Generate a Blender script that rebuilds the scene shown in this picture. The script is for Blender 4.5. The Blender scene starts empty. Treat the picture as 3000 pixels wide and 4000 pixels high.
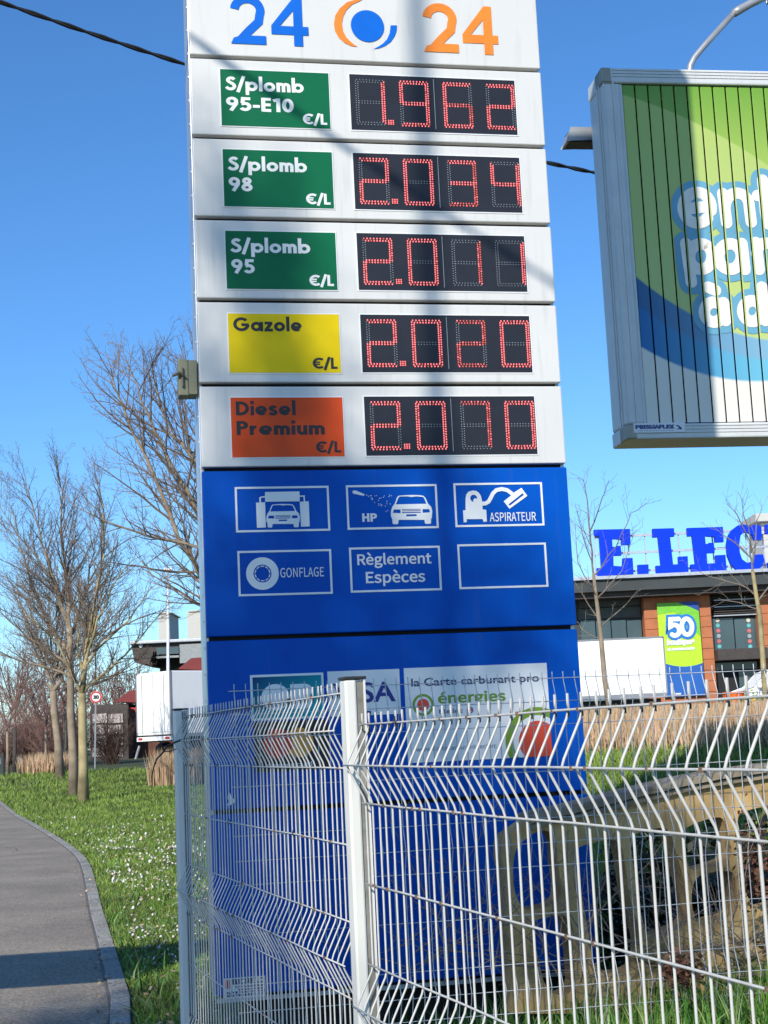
import bpy, math, random, os
import numpy as np
from mathutils import Vector, Matrix
from mathutils.geometry import tessellate_polygon
R = math.radians
rnd = random.Random(7)
SC = bpy.context.scene
COL = SC.collection

# ------------------------------------------------------------------ camera
F_PX, PITCH, ROLL, CAM_Z = 5828.0, 0.14912, -0.04678, 1.6
fwd = Vector((0, math.cos(PITCH), math.sin(PITCH)))
up0 = Vector((0, -math.sin(PITCH), math.cos(PITCH)))
rt0 = Vector((1, 0, 0))
RT = rt0 * math.cos(ROLL) + up0 * math.sin(ROLL)
UP = -rt0 * math.sin(ROLL) + up0 * math.cos(ROLL)
CAM = Vector((0, 0, CAM_Z))
cam = bpy.data.cameras.new('camera')
cam.sensor_fit = 'HORIZONTAL'
cam.sensor_width = 24.0
cam.lens = F_PX / 3000 * 24
cam.clip_start = 0.05
cam.clip_end = 3000
cam_o = bpy.data.objects.new('camera', cam)
COL.objects.link(cam_o)
m = Matrix((RT, UP, -fwd)).transposed().to_4x4()
m.translation = CAM
cam_o.matrix_world = m
SC.camera = cam_o

# ------------------------------------------------------------------ light
SUN_AZ, SUN_EL = R(21.4), R(31)          # light travels towards +Y turned 16 deg to +X
TO_SUN = Vector((-math.sin(SUN_AZ) * math.cos(SUN_EL), -math.cos(SUN_AZ) * math.cos(SUN_EL), math.sin(SUN_EL)))
w = bpy.data.worlds.new('World')
SC.world = w
w.use_nodes = True
nt = w.node_tree
bg = nt.nodes['Background']
sky = nt.nodes.new('ShaderNodeTexSky')
sky.sky_type = 'NISHITA'
sky.sun_disc = False
sky.sun_elevation = SUN_EL
sky.sun_rotation = math.atan2(TO_SUN.x, TO_SUN.y)
sky.air_density = 1.0
sky.dust_density = 0.3
sky.ozone_density = 4.0
hs = nt.nodes.new('ShaderNodeHueSaturation')
hs.inputs['Saturation'].default_value = 1.14
nt.links.new(sky.outputs[0], hs.inputs['Color'])
tint = nt.nodes.new('ShaderNodeVectorMath'); tint.operation = 'MULTIPLY'
tint.inputs[1].default_value = (.74, .935, 1.10)
nt.links.new(hs.outputs[0], tint.inputs[0])
nt.links.new(tint.outputs[0], bg.inputs[0])
bg.inputs[1].default_value = 0.14
sun = bpy.data.lights.new('sun', 'SUN')
sun.energy = 4.5
sun.angle = R(0.55)
sun.color = (1.0, 0.94, 0.84)
so = bpy.data.objects.new('sun', sun)
COL.objects.link(so)
so.rotation_euler = TO_SUN.to_track_quat('Z', 'Y').to_euler()
SC.view_settings.view_transform = 'Standard'
SC.view_settings.look = 'None'
SC.view_settings.exposure = 0.22
SC.view_settings.gamma = 1.0
SC.view_settings.use_curve_mapping = False
SC.render.engine = 'CYCLES'
SC.cycles.max_bounces = 6
SC.cycles.transparent_max_bounces = 12

# ------------------------------------------------------------------ measuring helpers
def ray(px, py):
    return (RT * ((px - 1500) / F_PX) + UP * (-(py - 2000) / F_PX) + fwd)
def at(px, py, Y):
    d = ray(px, py)
    return CAM + d * (Y / d.y)
class Frame:
    """a vertical plane: u runs along it, z is up, positive v is away from the camera"""
    def __init__(s, px, py, Y, yaw):
        s.yaw = yaw
        p = at(px, py, Y)
        s.o = Vector((p.x, p.y, 0))
        s.u = Vector((math.cos(yaw), math.sin(yaw), 0))
        s.n = Vector((-math.sin(yaw), math.cos(yaw), 0))
    def __call__(s, px, py, v=0.0):
        d = ray(px, py)
        o = s.o + s.n * v
        t = (o - CAM).dot(s.n) / d.dot(s.n)
        p = CAM + d * t
        return ((p - s.o).dot(s.u), p.z)
    def w(s, u, v, z):
        return s.o + s.u * u + s.n * v + Vector((0, 0, z))

def sm(t):
    t = max(0.0, min(1.0, t))
    return t * t * (3 - 2 * t)
def terrain(x, y):
    t = sm((x / max(y, 1.0) + .14) / .16)
    zl = np.interp(y, [0, 40, 52, 60, 75, 110, 400], [0, 0, .3, .7, 1.0, 1.2, 1.2])
    zr = np.interp(y, [0, 3, 5, 6.5, 8, 9.5, 12, 15, 25, 35, 42, 55, 400], [0, -.1, .12, .25, .1, .3, .5, .75, 1.4, 1.86, 1.6, 1.4, 1.4])
    return float(zl * (1 - t) + zr * t)
def ground_at(px, py):
    d = ray(px, py)
    t = 2.0
    while t < 400:
        p = CAM + d * t
        if p.z <= terrain(p.x, p.y):
            return p
        t += 0.02 if t < 20 else .1
    return CAM + d * 100

# ------------------------------------------------------------------ materials
MATS = {}
def mat(name, col, rough=.6, metal=0.0, var=.12, scale=6.0, bump=0.0, bscale=60.0, emit=0.0, spec=.5, island=None, dirt=0.0, coat=0.0, trans=0.0, ecol=None, speck=0):
    if name in MATS: return MATS[name]
    m = bpy.data.materials.new(name)
    m.use_nodes = True
    n = m.node_tree
    b = n.nodes['Principled BSDF']
    b.inputs['Roughness'].default_value = rough
    b.inputs['Metallic'].default_value = metal
    b.inputs['Specular IOR Level'].default_value = spec
    if coat:
        b.inputs['Coat Weight'].default_value = coat
        b.inputs['Coat Roughness'].default_value = .15
    tc = n.nodes.new('ShaderNodeTexCoord')
    no = n.nodes.new('ShaderNodeTexNoise')
    no.inputs['Scale'].default_value = scale
    no.inputs['Detail'].default_value = 6
    n.links.new(tc.outputs['Object'], no.inputs['Vector'])
    ramp = n.nodes.new('ShaderNodeMapRange')
    ramp.inputs[1].default_value = .3
    ramp.inputs[2].default_value = .7
    ramp.inputs[3].default_value = 1 - var
    ramp.inputs[4].default_value = 1 + var
    n.links.new(no.outputs['Fac'], ramp.inputs[0])
    mul = n.nodes.new('ShaderNodeVectorMath')
    mul.operation = 'SCALE'
    mul.inputs[0].default_value = col
    if speck:
        ns_ = n.nodes.new('ShaderNodeTexNoise'); ns_.inputs['Scale'].default_value = speck; ns_.inputs['Detail'].default_value = 3
        n.links.new(tc.outputs['Object'], ns_.inputs['Vector'])
        rs_ = n.nodes.new('ShaderNodeMapRange')
        for i_, v_ in ((1, .35), (2, .65), (3, .62), (4, 1.38)): rs_.inputs[i_].default_value = v_
        n.links.new(ns_.outputs['Fac'], rs_.inputs[0])
        mm_ = n.nodes.new('ShaderNodeMath'); mm_.operation = 'MULTIPLY'
        n.links.new(ramp.outputs[0], mm_.inputs[0]); n.links.new(rs_.outputs[0], mm_.inputs[1])
        n.links.new(mm_.outputs[0], mul.inputs['Scale'])
    else: n.links.new(ramp.outputs[0], mul.inputs['Scale'])
    out = mul.outputs[0]
    if island:
        g = n.nodes.new('ShaderNodeNewGeometry')
        mr = n.nodes.new('ShaderNodeValToRGB')
        els = mr.color_ramp.elements
        els[0].color = (*island[0], 1)
        els[1].color = (*island[-1], 1)
        for i, c in enumerate(island[1:-1]):
            e = els.new((i + 1) / (len(island) - 1)); e.color = (*c, 1)
        n.links.new(g.outputs['Random Per Island'], mr.inputs[0])
        mm = n.nodes.new('ShaderNodeVectorMath'); mm.operation = 'MULTIPLY'
        n.links.new(mr.outputs[0], mm.inputs[0]); n.links.new(out, mm.inputs[1])
        mul.inputs[0].default_value = (1, 1, 1)
        out = mm.outputs[0]
    if dirt:
        n2 = n.nodes.new('ShaderNodeTexNoise')
        n2.inputs['Scale'].default_value = 3.0
        n2.inputs['Detail'].default_value = 8
        mp = n.nodes.new('ShaderNodeMapping')
        mp.inputs['Scale'].default_value = (9, 9, .7)
        n.links.new(tc.outputs['Object'], mp.inputs[0]); n.links.new(mp.outputs[0], n2.inputs['Vector'])
        r2 = n.nodes.new('ShaderNodeMapRange')
        r2.inputs[1].default_value = .55; r2.inputs[2].default_value = .8
        r2.inputs[3].default_value = 0; r2.inputs[4].default_value = dirt
        n.links.new(n2.outputs['Fac'], r2.inputs[0])
        mx = n.nodes.new('ShaderNodeMix'); mx.data_type = 'RGBA'
        n.links.new(r2.outputs[0], mx.inputs[0]); n.links.new(out, mx.inputs[6])
        mx.inputs[7].default_value = (.12, .10, .07, 1)
        out = mx.outputs[2]
    n.links.new(out, b.inputs['Base Color'])
    if bump:
        nb = n.nodes.new('ShaderNodeTexNoise'); nb.inputs['Scale'].default_value = bscale; nb.inputs['Detail'].default_value = 8
        n.links.new(tc.outputs['Object'], nb.inputs['Vector'])
        bp = n.nodes.new('ShaderNodeBump'); bp.inputs['Strength'].default_value = bump; bp.inputs['Distance'].default_value = .01
        n.links.new(nb.outputs['Fac'], bp.inputs['Height']); n.links.new(bp.outputs[0], b.inputs['Normal'])
    if emit:
        b.inputs['Emission Color'].default_value = (*(ecol or col), 1)
        b.inputs['Emission Strength'].default_value = emit
    if trans:
        b.inputs['Transmission Weight'].default_value = trans
    MATS[name] = m
    return m

M_WHITE = mat('white_panel_paint', (.62, .615, .59), .42, var=.03, scale=2, dirt=.2, bump=.01)
M_BLUE = mat('blue_panel_paint', (.0, .076, .42), .42, var=.07, scale=3, dirt=.10, bump=.01, spec=.12)
M_GAP = mat('black_recess', (.012, .012, .012), .8)
M_ALU = mat('pylon_edge_aluminium', (.55, .57, .58), .35, metal=.5, var=.08)
M_PWHITE = mat('white_print', (.74, .75, .74), .4, var=.03, scale=3)
M_GREEN = mat('green_label', (.0, .12, .048), .45, var=.04, spec=.2)
M_YELLOW = mat('yellow_label', (.74, .54, .0), .45, var=.04, spec=.2)
M_ORANGE = mat('orange_label', (.70, .075, .012), .45, var=.04, spec=.2)
M_BLACKP = mat('black_print', (.015, .013, .013), .5)
M_BLUEP = mat('blue_print', (.0, .12, .56), .5, spec=.2)
M_ORANGEP = mat('orange_print', (.82, .22, .015), .4)
M_LED = mat('led_board', (.020, .022, .030), .4, var=.1, spec=.25)
M_LEDON = mat('led_lit_red', (.5, .02, .02), .5, emit=1.25, ecol=(1.0, .22, .22))
M_LEDDIM = mat('led_lit_dim', (.4, .05, .04), .5, emit=.5, ecol=(.9, .16, .12))
M_LEDOFF = mat('led_unlit', (.26, .30, .32), .4)
M_WIRE = mat('white_fence_coating', (.52, .51, .475), .45, var=.06, scale=30, dirt=.35)
M_WIRE2 = mat('grey_back_fence_coating', (.46, .48, .49), .5, var=.15, scale=20, dirt=.3)
M_POST = mat('white_post_coating', (.68, .67, .62), .4, var=.04, dirt=.18)
M_POSTIN = mat('post_slot_shade', (.20, .19, .17), .8, var=.4, scale=12, bump=.3)  # slot colour darkened for the shade inside the white post's channel
M_CAP = mat('post_cap_black', (.02, .02, .02), .5)
M_CONC = mat('rustic_concrete', (.46, .31, .13), .9, var=.4, scale=5, bump=.5, bscale=18, dirt=.25)
M_LIP = mat('concrete_lip', (.24, .20, .14), .9, var=.4, scale=9, bump=.5, bscale=20)
M_STONE = mat('base_stone', (.34, .26, .12), .9, var=.4, scale=6, bump=.6, bscale=16)
M_BARK = mat('bark', (.25, .195, .135), .9, var=.35, scale=3, bump=.6, bscale=12)
M_BARKY = mat('lichen_bark', (.32, .26, .13), .9, var=.45, scale=2.2, bump=.6, bscale=12)
M_TWIG = mat('twig', (.155, .115, .085), .9, var=.2, scale=1)
M_TWIGR = mat('reddish_twig', (.17, .095, .078), .9, var=.2, scale=1)
M_ASPH = mat('path_asphalt', (.25, .21, .16), .92, var=.22, scale=.9, bump=.4, bscale=120, speck=55)
M_ROAD = mat('road_asphalt', (.12, .115, .11), .9, var=.12, scale=.5)
M_KERB = mat('kerb_concrete', (.27, .255, .22), .9, var=.3, scale=2.5, bump=.3, bscale=60, speck=40)
M_GROUND = mat('lawn_soil', (.045, .06, .018), .95, var=.35, scale=1.2, bump=.4, bscale=20)
M_GRASS = mat('grass_blade', (1, 1, 1), .55, var=.45, scale=.9, island=[(.06, .11, .012), (.12, .20, .02), (.17, .26, .03), (.27, .32, .08)])
M_TALL = mat('tall_grass_blade', (1, 1, 1), .45, var=.15, scale=2, island=[(.03, .085, .01), (.06, .17, .015), (.10, .26, .03), (.24, .26, .09)])
M_REED = mat('dry_reed', (1, 1, 1), .8, var=.2, scale=1, island=[(.30, .19, .10), (.50, .34, .19), (.60, .38, .25), (.38, .34, .17)])
M_DAISY = mat('daisy_petal', (1, 1, 1), .6, var=.1, island=[(.6, .6, .58), (.55, .53, .56), (.6, .42, .30), (.65, .65, .62)])
M_LEAFD = mat('shade_dark_leaf', (1, 1, 1), .5, var=.3, scale=3, island=[(.006, .010, .004), (.010, .018, .006), (.018, .034, .010), (.014, .018, .010)])  # leaf colour darkened to hold the shade behind the balustrade
M_DEAD = mat('dead_leaf', (1, 1, 1), .8, var=.2, island=[(.10, .04, .025), (.20, .09, .05), (.14, .06, .03)])
M_TRUCK = mat('white_truck_body', (.85, .84, .81), .5, var=.02)
M_TRUCKF = mat('truck_frame_grey', (.22, .23, .25), .4, var=.1)
M_RUBBER = mat('black_rubber', (.02, .02, .02), .7)
M_DARK = mat('dark_cladding', (.035, .042, .042), .6, var=.25, scale=.6)
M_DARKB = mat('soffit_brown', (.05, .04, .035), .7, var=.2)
M_GLASS = mat('store_glass', (.055, .085, .095), .12, var=.2, scale=.5)
M_BRICK = mat('terracotta_cladding', (.42, .145, .06), .8, var=.14, scale=1.5, bump=.2)
M_ROOFT = mat('roof_edge_metal', (.45, .47, .50), .4, metal=.3, var=.1)
M_LETTER = mat('sign_letter_blue', (.0, .035, .62), .5, var=.05, spec=.15)
M_HOUSE = mat('house_brick', (.12, .05, .03), .9, var=.3, scale=2)
M_REDROOF = mat('red_roof', (.17, .02, .018), .7, var=.2, scale=.8)
M_BEIGE = mat('beige_render', (.55, .47, .36), .8, var=.08)
M_PALE = mat('pale_panel', (.42, .36, .34), .6, var=.3, scale=3)
M_RAIL = mat('grey_railing', (.25, .26, .27), .5, var=.2)
M_TOWER = mat('tower_concrete', (.50, .48, .44), .9, var=.08)
M_GALV = mat('galvanised', (.38, .39, .40), .4, metal=.4, var=.1, bump=.05)
M_CABLE = mat('black_cable', (.015, .014, .014), .6)
M_BOX = mat('olive_box', (.19, .19, .12), .6, var=.1)
M_SIGNRED = mat('sign_red', (.50, .02, .015), .4)
M_SIGNW = mat('sign_white', (.75, .76, .78), .4)
M_BFRAME = mat('billboard_aluminium', (.62, .63, .62), .45, metal=.1, var=.06, scale=4, dirt=.1)
M_BCORNER = mat('billboard_corner', (.33, .31, .25), .5, metal=.3, var=.1)
M_ORBIN = mat('orange_plastic', (.75, .13, .01), .5)
M_YEL = mat('yellow_bloom', (.8, .55, .02), .6)

# ------------------------------------------------------------------ mesh helpers
class MB:
    def __init__(s):
        s.v = []; s.f = []
    def quad(s, a, b, c, d):
        i = len(s.v); s.v += [tuple(a), tuple(b), tuple(c), tuple(d)]; s.f.append((i, i + 1, i + 2, i + 3)); return s
    def box(s, x0, x1, y0, y1, z0, z1):
        i = len(s.v)
        s.v += [(x0, y0, z0), (x1, y0, z0), (x1, y1, z0), (x0, y1, z0), (x0, y0, z1), (x1, y0, z1), (x1, y1, z1), (x0, y1, z1)]
        s.f += [(i + a, i + b, i + c, i + d) for a, b, c, d in ((0, 3, 2, 1), (4, 5, 6, 7), (0, 1, 5, 4), (1, 2, 6, 5), (2, 3, 7, 6), (3, 0, 4, 7))]
        return s
    def tube(s, pts, rad, n=6, cap=True):
        pts = [Vector(p) for p in pts]
        if not hasattr(rad, '__len__'): rad = [rad] * len(pts)
        i0 = len(s.v)
        d0 = (pts[1] - pts[0]).normalized()
        a = Vector((0, 0, 1)) if abs(d0.z) < .9 else Vector((1, 0, 0))
        x = d0.cross(a).normalized()
        for k, p in enumerate(pts):
            d = (pts[min(k + 1, len(pts) - 1)] - pts[max(k - 1, 0)]).normalized()
            x = (x - d * x.dot(d)).normalized()
            y = d.cross(x)
            for j in range(n):
                an = 2 * math.pi * j / n
                s.v.append(tuple(p + (x * math.cos(an) + y * math.sin(an)) * rad[k]))
        for k in range(len(pts) - 1):
            for j in range(n):
                a0 = i0 + k * n + j; a1 = i0 + k * n + (j + 1) % n
                s.f.append((a0, a1, a1 + n, a0 + n))
        if cap:
            s.f.append(tuple(i0 + j for j in range(n - 1, -1, -1)))
            s.f.append(tuple(i0 + (len(pts) - 1) * n + j for j in range(n)))
        return s
    def disc(s, cx, cz, r, y=0, n=28, r_in=0, a0=0, a1=360, rz=None):
        rz = rz or r
        i = len(s.v)
        full = (a1 - a0) >= 360
        k = n + (0 if full else 1)
        for j in range(k):
            a = R(a0 + (a1 - a0) * j / n)
            s.v.append((cx + r * math.cos(a), y, cz + rz * math.sin(a)))
        if r_in:
            for j in range(k):
                a = R(a0 + (a1 - a0) * j / n)
                s.v.append((cx + r_in * math.cos(a), y, cz + r_in * rz / r * math.sin(a)))
            for j in range(n):
                j2 = (j + 1) % k if full else j + 1
                s.f.append((i + j, i + j2, i + k + j2, i + k + j))
        else:
            s.f.append(tuple(range(i, i + k)))
        return s
    def prism(s, loops, y0, y1, caps=(True, True)):
        """loops in (x,z): first is the outline, the rest are holes; spans y0..y1"""
        L3 = [[Vector((a, b, 0)) for a, b in L] for L in loops]
        tris = tessellate_polygon(L3)
        flat = [p for L in loops for p in L]
        i = len(s.v); n = len(flat)
        s.v += [(a, y0, b) for a, b in flat]
        for t in tris: s.f.append(tuple(i + k for k in t))
        if y1 is not None:
            s.v += [(a, y1, b) for a, b in flat]
            for t in tris: s.f.append(tuple(i + n + k for k in reversed(t)))
            o = 0
            for L in loops:
                for k in range(len(L)):
                    k2 = (k + 1) % len(L)
                    s.f.append((i + o + k, i + o + k2, i + n + o + k2, i + n + o + k))
                o += len(L)
        return s
    def mesh(s, name, material, smooth=False):
        me = bpy.data.meshes.new(name)
        me.from_pydata(s.v, [], s.f)
        me.materials.append(material)
        if smooth: me.polygons.foreach_set('use_smooth', [True] * len(me.polygons))
        me.update()
        return me
    def build(s, name, material, parent=None, smooth=False, bevel=0):
        return link(name, s.mesh(name, material, smooth), parent, bevel)
def link(name, me, parent=None, bevel=0):
    o = bpy.data.objects.new(name, me)
    COL.objects.link(o)
    if parent: o.parent = parent
    if bevel:
        b = o.modifiers.new('bevel', 'BEVEL'); b.width = bevel; b.segments = 2; b.limit_method = 'ANGLE'
    return o
def tag(o, label=None, cat=None, group=None, kind=None):
    if label: o['label'] = label
    if cat: o['category'] = cat
    if group: o['group'] = group
    if kind: o['kind'] = kind
    return o
def empty(name, loc, yaw=0, label=None, cat=None, group=None):
    o = bpy.data.objects.new(name, None)
    o.empty_display_size = .2
    COL.objects.link(o); o.location = loc; o.rotation_euler = (0, 0, yaw)
    return tag(o, label, cat, group)
def np_mesh(name, V, Fc, material, parent=None):
    """V (n,3), Fc (m,k) arrays"""
    me = bpy.data.meshes.new(name)
    k = Fc.shape[1]
    me.vertices.add(len(V)); me.vertices.foreach_set('co', V.astype(np.float32).ravel())
    me.loops.add(Fc.size); me.loops.foreach_set('vertex_index', Fc.astype(np.int32).ravel())
    me.polygons.add(len(Fc))
    me.polygons.foreach_set('loop_start', np.arange(0, Fc.size, k, dtype=np.int32))
    me.polygons.foreach_set('loop_total', np.full(len(Fc), k, dtype=np.int32))
    me.update(calc_edges=True)
    me.materials.append(material)
    return link(name, me, parent)

# text: every face of the flat print gets a hair's breadth of its own depth, so none coincide
FONTS = {}
def font(kind):
    if kind == 'sans':
        if 'sans' not in FONTS:
            try: FONTS['sans'] = bpy.data.fonts.load(os.path.join(bpy.utils.system_resource('DATAFILES', path='fonts'), 'Noto Sans CJK Regular.woff2'))
            except Exception: FONTS['sans'] = None
        return FONTS['sans']
    return None
def text_tris(body, kind='round', off=0.0, spacing=1.0):
    c = bpy.data.curves.new('lettering', 'FONT')
    c.body = body; c.offset = off; c.resolution_u = 4; c.space_character = spacing
    f = font(kind)
    if f: c.font = f
    o = bpy.data.objects.new('lettering', c)
    COL.objects.link(o)
    dg = bpy.context.evaluated_depsgraph_get()
    me = bpy.data.meshes.new_from_object(o.evaluated_get(dg))
    co = np.array([v.co[:2] for v in me.vertices]); fs = [tuple(p.vertices) for p in me.polygons]
    bpy.data.objects.remove(o); bpy.data.curves.remove(c); bpy.data.meshes.remove(me)
    return co, fs
def add_text(mb, body, x0, x1, zb, zt, kind='round', off=0.0, y=-.003, caps=None, shear=0, slope=0, spacing=1.0):
    """print body so that it spans x0..x1 and its capitals span zb..zt"""
    co, fs = text_tris(body, kind, off, spacing)
    capc, _ = text_tris(caps or 'E', kind, off)
    ch0, ch1 = capc[:, 1].min(), capc[:, 1].max()
    mn, mx = co[:, 0].min(), co[:, 0].max()
    sx = (x1 - x0) / (mx - mn); sz = (zt - zb) / (ch1 - ch0)
    for f in fs:
        i = len(mb.v)
        yy = y - rnd.random() * .0006
        for k in f:
            X = x0 + (co[k, 0] - mn) * sx
            mb.v.append((X, yy, zb + (co[k, 1] - ch0) * sz + slope * (X - x0)))
        mb.f.append(tuple(range(i, i + len(f))))
    return mb
def stroke(mb, pts, wd, y=-.003, closed=False, rnd_cap=False):
    pts = [Vector(p) for p in pts]
    n = len(pts); L = []; Rr = []
    for k in range(n):
        if closed: a, b = pts[k - 1], pts[(k + 1) % n]
        else: a, b = pts[max(k - 1, 0)], pts[min(k + 1, n - 1)]
        p = pts[k]
        d1 = (p - a).normalized() if (p - a).length > 1e-9 else (b - p).normalized()
        d2 = (b - p).normalized() if (b - p).length > 1e-9 else d1
        t = (d1 + d2).normalized()
        nn = Vector((-t.y, t.x)); n1 = Vector((-d1.y, d1.x))
        s_ = wd / 2 / max(.35, nn.dot(n1))
        L.append(p + nn * s_); Rr.append(p - nn * s_)
    for k in range(n if closed else n - 1):
        k2 = (k + 1) % n
        yy = y - rnd.random() * .0006
        mb.quad((L[k].x, yy, L[k].y), (L[k2].x, yy, L[k2].y), (Rr[k2].x, yy, Rr[k2].y), (Rr[k].x, yy, Rr[k].y))
    if rnd_cap and not closed:
        for p in (pts[0], pts[-1]): mb.disc(p.x, p.y, wd / 2, y - rnd.random() * .0006 - .0006, 18)
def arc(cx, cy, r, a0, a1, n=14, ry=None):
    ry = ry or r
    return [(cx + r * math.cos(R(a0 + (a1 - a0) * k / n)), cy + ry * math.sin(R(a0 + (a1 - a0) * k / n))) for k in range(n + 1)]

# a geometric bold alphabet drawn with a broad pen; capitals are 1 high, the pen is SWD wide
SWD = .205
def spl(P, n=6):
    out = []
    P = [P[0]] + list(P) + [P[-1]]
    for i in range(1, len(P) - 2):
        for k in range(n):
            t = k / n; a, b, c, d = P[i - 1], P[i], P[i + 1], P[i + 2]
            out.append(tuple(.5 * ((2 * b[j]) + (-a[j] + c[j]) * t + (2 * a[j] - 5 * b[j] + 4 * c[j] - d[j]) * t * t + (-a[j] + 3 * b[j] - 3 * c[j] + d[j]) * t ** 3) for j in (0, 1)))
    out.append(P[-2]); return out
def glyph(ch):
    w = SWD; h = w / 2; X = .68; r = X / 2 - h; v = lambda x, a, b: ([(x, a), (x, b)], False); hb = lambda y, a, b: ([(a, y), (b, y)], False)
    C = lambda cx, cy, rx, ry=None: (arc(cx, cy, rx, 0, 360, 32, ry)[:-1], True)
    if ch == 'o': return [C(X / 2, X / 2, r)], X
    if ch in 'pb': return [v(h, -.30 if ch == 'p' else 0, X if ch == 'p' else 1.08), C(.375, X / 2, r)], .375 + X / 2
    if ch == 'a': return [v(.375 + r + .035, 0, X), C(X / 2, X / 2, r)], .375 + X / 2 + .035
    if ch == 'l': return [v(h, 0, 1.08)], w
    if ch == 'i': return [v(h, 0, X), v(h, .80, 1.03)], w
    if ch in 'mnu':
        ar = .155
        def hump(x): return ([(x, .0), (x, .42)] + arc(x - ar, .42, ar, 0, 180, 10)[1:] , False)
        if ch == 'm': return [v(h, 0, X), (hump(h + 2 * ar)[0] + [(h, .30)], False), (hump(h + 4 * ar)[0] + [(h + 2 * ar, .30)], False)], w + 4 * ar
        if ch == 'n': return [v(h, 0, X), (hump(h + 2 * ar)[0], False)], w + 2 * ar
        return [v(h, .27, X), v(h + 2 * ar + .02, 0, X), ([(h, X), (h, .26)] + arc(h + ar + .01, .26, ar + .01, 180, 360, 10)[1:] + [(h + 2 * ar + .02, .4)], False)], w + 2 * ar + .02
    if ch == 'r': return [v(h, 0, X), ([(h, .35), (h + .03, .48), (h + .12, .56), (h + .24, .575)], False)], .40
    if ch == 'e': return [(arc(X / 2, X / 2, r, 0, 318, 26), False), hb(X / 2 - .03, h, X - h * .6)], X
    if ch == 's': return [(spl([(.43, .53), (.33, .595), (.20, .585), (.12, .49), (.22, .375), (.36, .30), (.42, .19), (.31, .09), (.18, .09), (.05, .17)]), False)], .52
    if ch == 'z': return [hb(X - h * .85, .02, .50), ([(.42, X - h), (.10, h)], False), hb(h * .85, .0, .52)], .52
    if ch == 'S': return [(spl([(.52, .80), (.42, .89), (.27, .89), (.16, .80), (.16, .68), (.30, .56), (.45, .46), (.52, .32), (.46, .17), (.31, .10), (.16, .13), (.04, .24)]), False)], .60
    if ch == '/': return [([(.04, -.12), (.40, 1.06)], False)], .42
    if ch == '-': return [hb(.36, .0, .36)], .36
    if ch == '9': return [C(.31, .68, .31 - h, .32 - h), ([(.525, .62), (.50, .48), (.24, .0)], False)], .62
    if ch == '6': return [C(.31, .32, .31 - h, .32 - h), ([(.10, .38), (.12, .52), (.38, 1.0)], False)], .62
    if ch == '8': return [C(.30, .74, .255 - h, .26 - h), C(.30, .285, .30 - h, .285 - h)], .60
    if ch == '5': return [hb(1 - h, .13, .55), ([(.19, 1), (.145, .56)], False), ([(.10, .52)] + arc(.27, .325, .225, 120, -150, 18, .225), False)], .60
    if ch == '1': return [v(.30, 0, 1.0), ([(.05, .80), (.30, .92)], False)], .42
    if ch == '0': return [C(.30, .5, .30 - h, .5 - h)], .60
    if ch == 'E': return [v(h, 0, 1), hb(1 - h * .9, h, .50), hb(.5, h, .48), hb(h * .9, h, .50)], .50
    if ch == 'L': return [v(h, 0, 1), hb(h * .9, h, .48)], .48
    if ch == 'D': return [v(h, 0, 1), ([(h, 1 - h), (.25, 1 - h)] + arc(.25, .5, .5 - h, 90, -90, 18)[1:] + [(h, h)], False)], .75
    if ch == 'P': return [v(h, 0, 1), ([(h, 1 - h), (.30, 1 - h)] + arc(.30, .71, .29 - h, 90, -90, 12)[1:] + [(h, .42 + h)], False)], .59
    if ch == 'G': return [(arc(.5, .5, .5 - h, 42, 355, 28), False), hb(.46, .50, .95)], 1.0
    if ch == '€': return [(arc(.45, .5, .38, 48, 312, 22, .40), False), (([(-.02, .59), (.52, .59)]), False), ([(-.02, .40), (.50, .40)], False)], .72
    return [], .25
def pen_text(mb, body, x0, x1, zb, zt, y=-.003, gap=.075, wd=None):
    global SWD
    x = 0; G = []
    for ch in body:
        g, w_ = glyph(ch)
        for pts, cl in g: G.append(([(p[0] + x, p[1]) for p in pts], cl, ch))
        x += w_ + gap
    x -= gap
    sx = (x1 - x0) / x; sz = zt - zb
    for pts, cl, ch in G:
        t = Frame
        pw = SWD * (.62 if ch == '€' and len(pts) == 2 else 1)
        # draw in unit space, then stretch
        tmp = MB(); stroke(tmp, pts, pw, y, cl)
        i = len(mb.v)
        mb.v += [(x0 + a * sx, b, zb + c * sz) for a, b, c in tmp.v]; mb.f += [tuple(i + k for k in f) for f in tmp.f]
    return mb

# ------------------------------------------------------------------ ground
def make_terrain():
    ys = [-120, -60, -30, -15, -8, -4, 0] + [i * .5 for i in range(1, 40)] + [20 + i for i in range(0, 60)] + [85, 95, 110, 140, 200, 300, 500, 900, 1500]
    xs = [-900, -500, -250, -120, -70, -45, -32] + [i * .75 for i in range(-33, 34)] + [32, 45, 70, 120, 250, 500, 900]
    V = []; Fc = []
    for y in ys:
        for x in xs: V.append((x, y, terrain(x, y)))
    n = len(xs)
    for j in range(len(ys) - 1):
        for i in range(n - 1):
            a = j * n + i; Fc.append((a, a + 1, a + n + 1, a + n))
    o = np_mesh('ground', np.array(V, float), np.array(Fc), M_GROUND)
    for p in o.data.polygons: p.use_smooth = True
    tag(o, kind='structure')
make_terrain()

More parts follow.
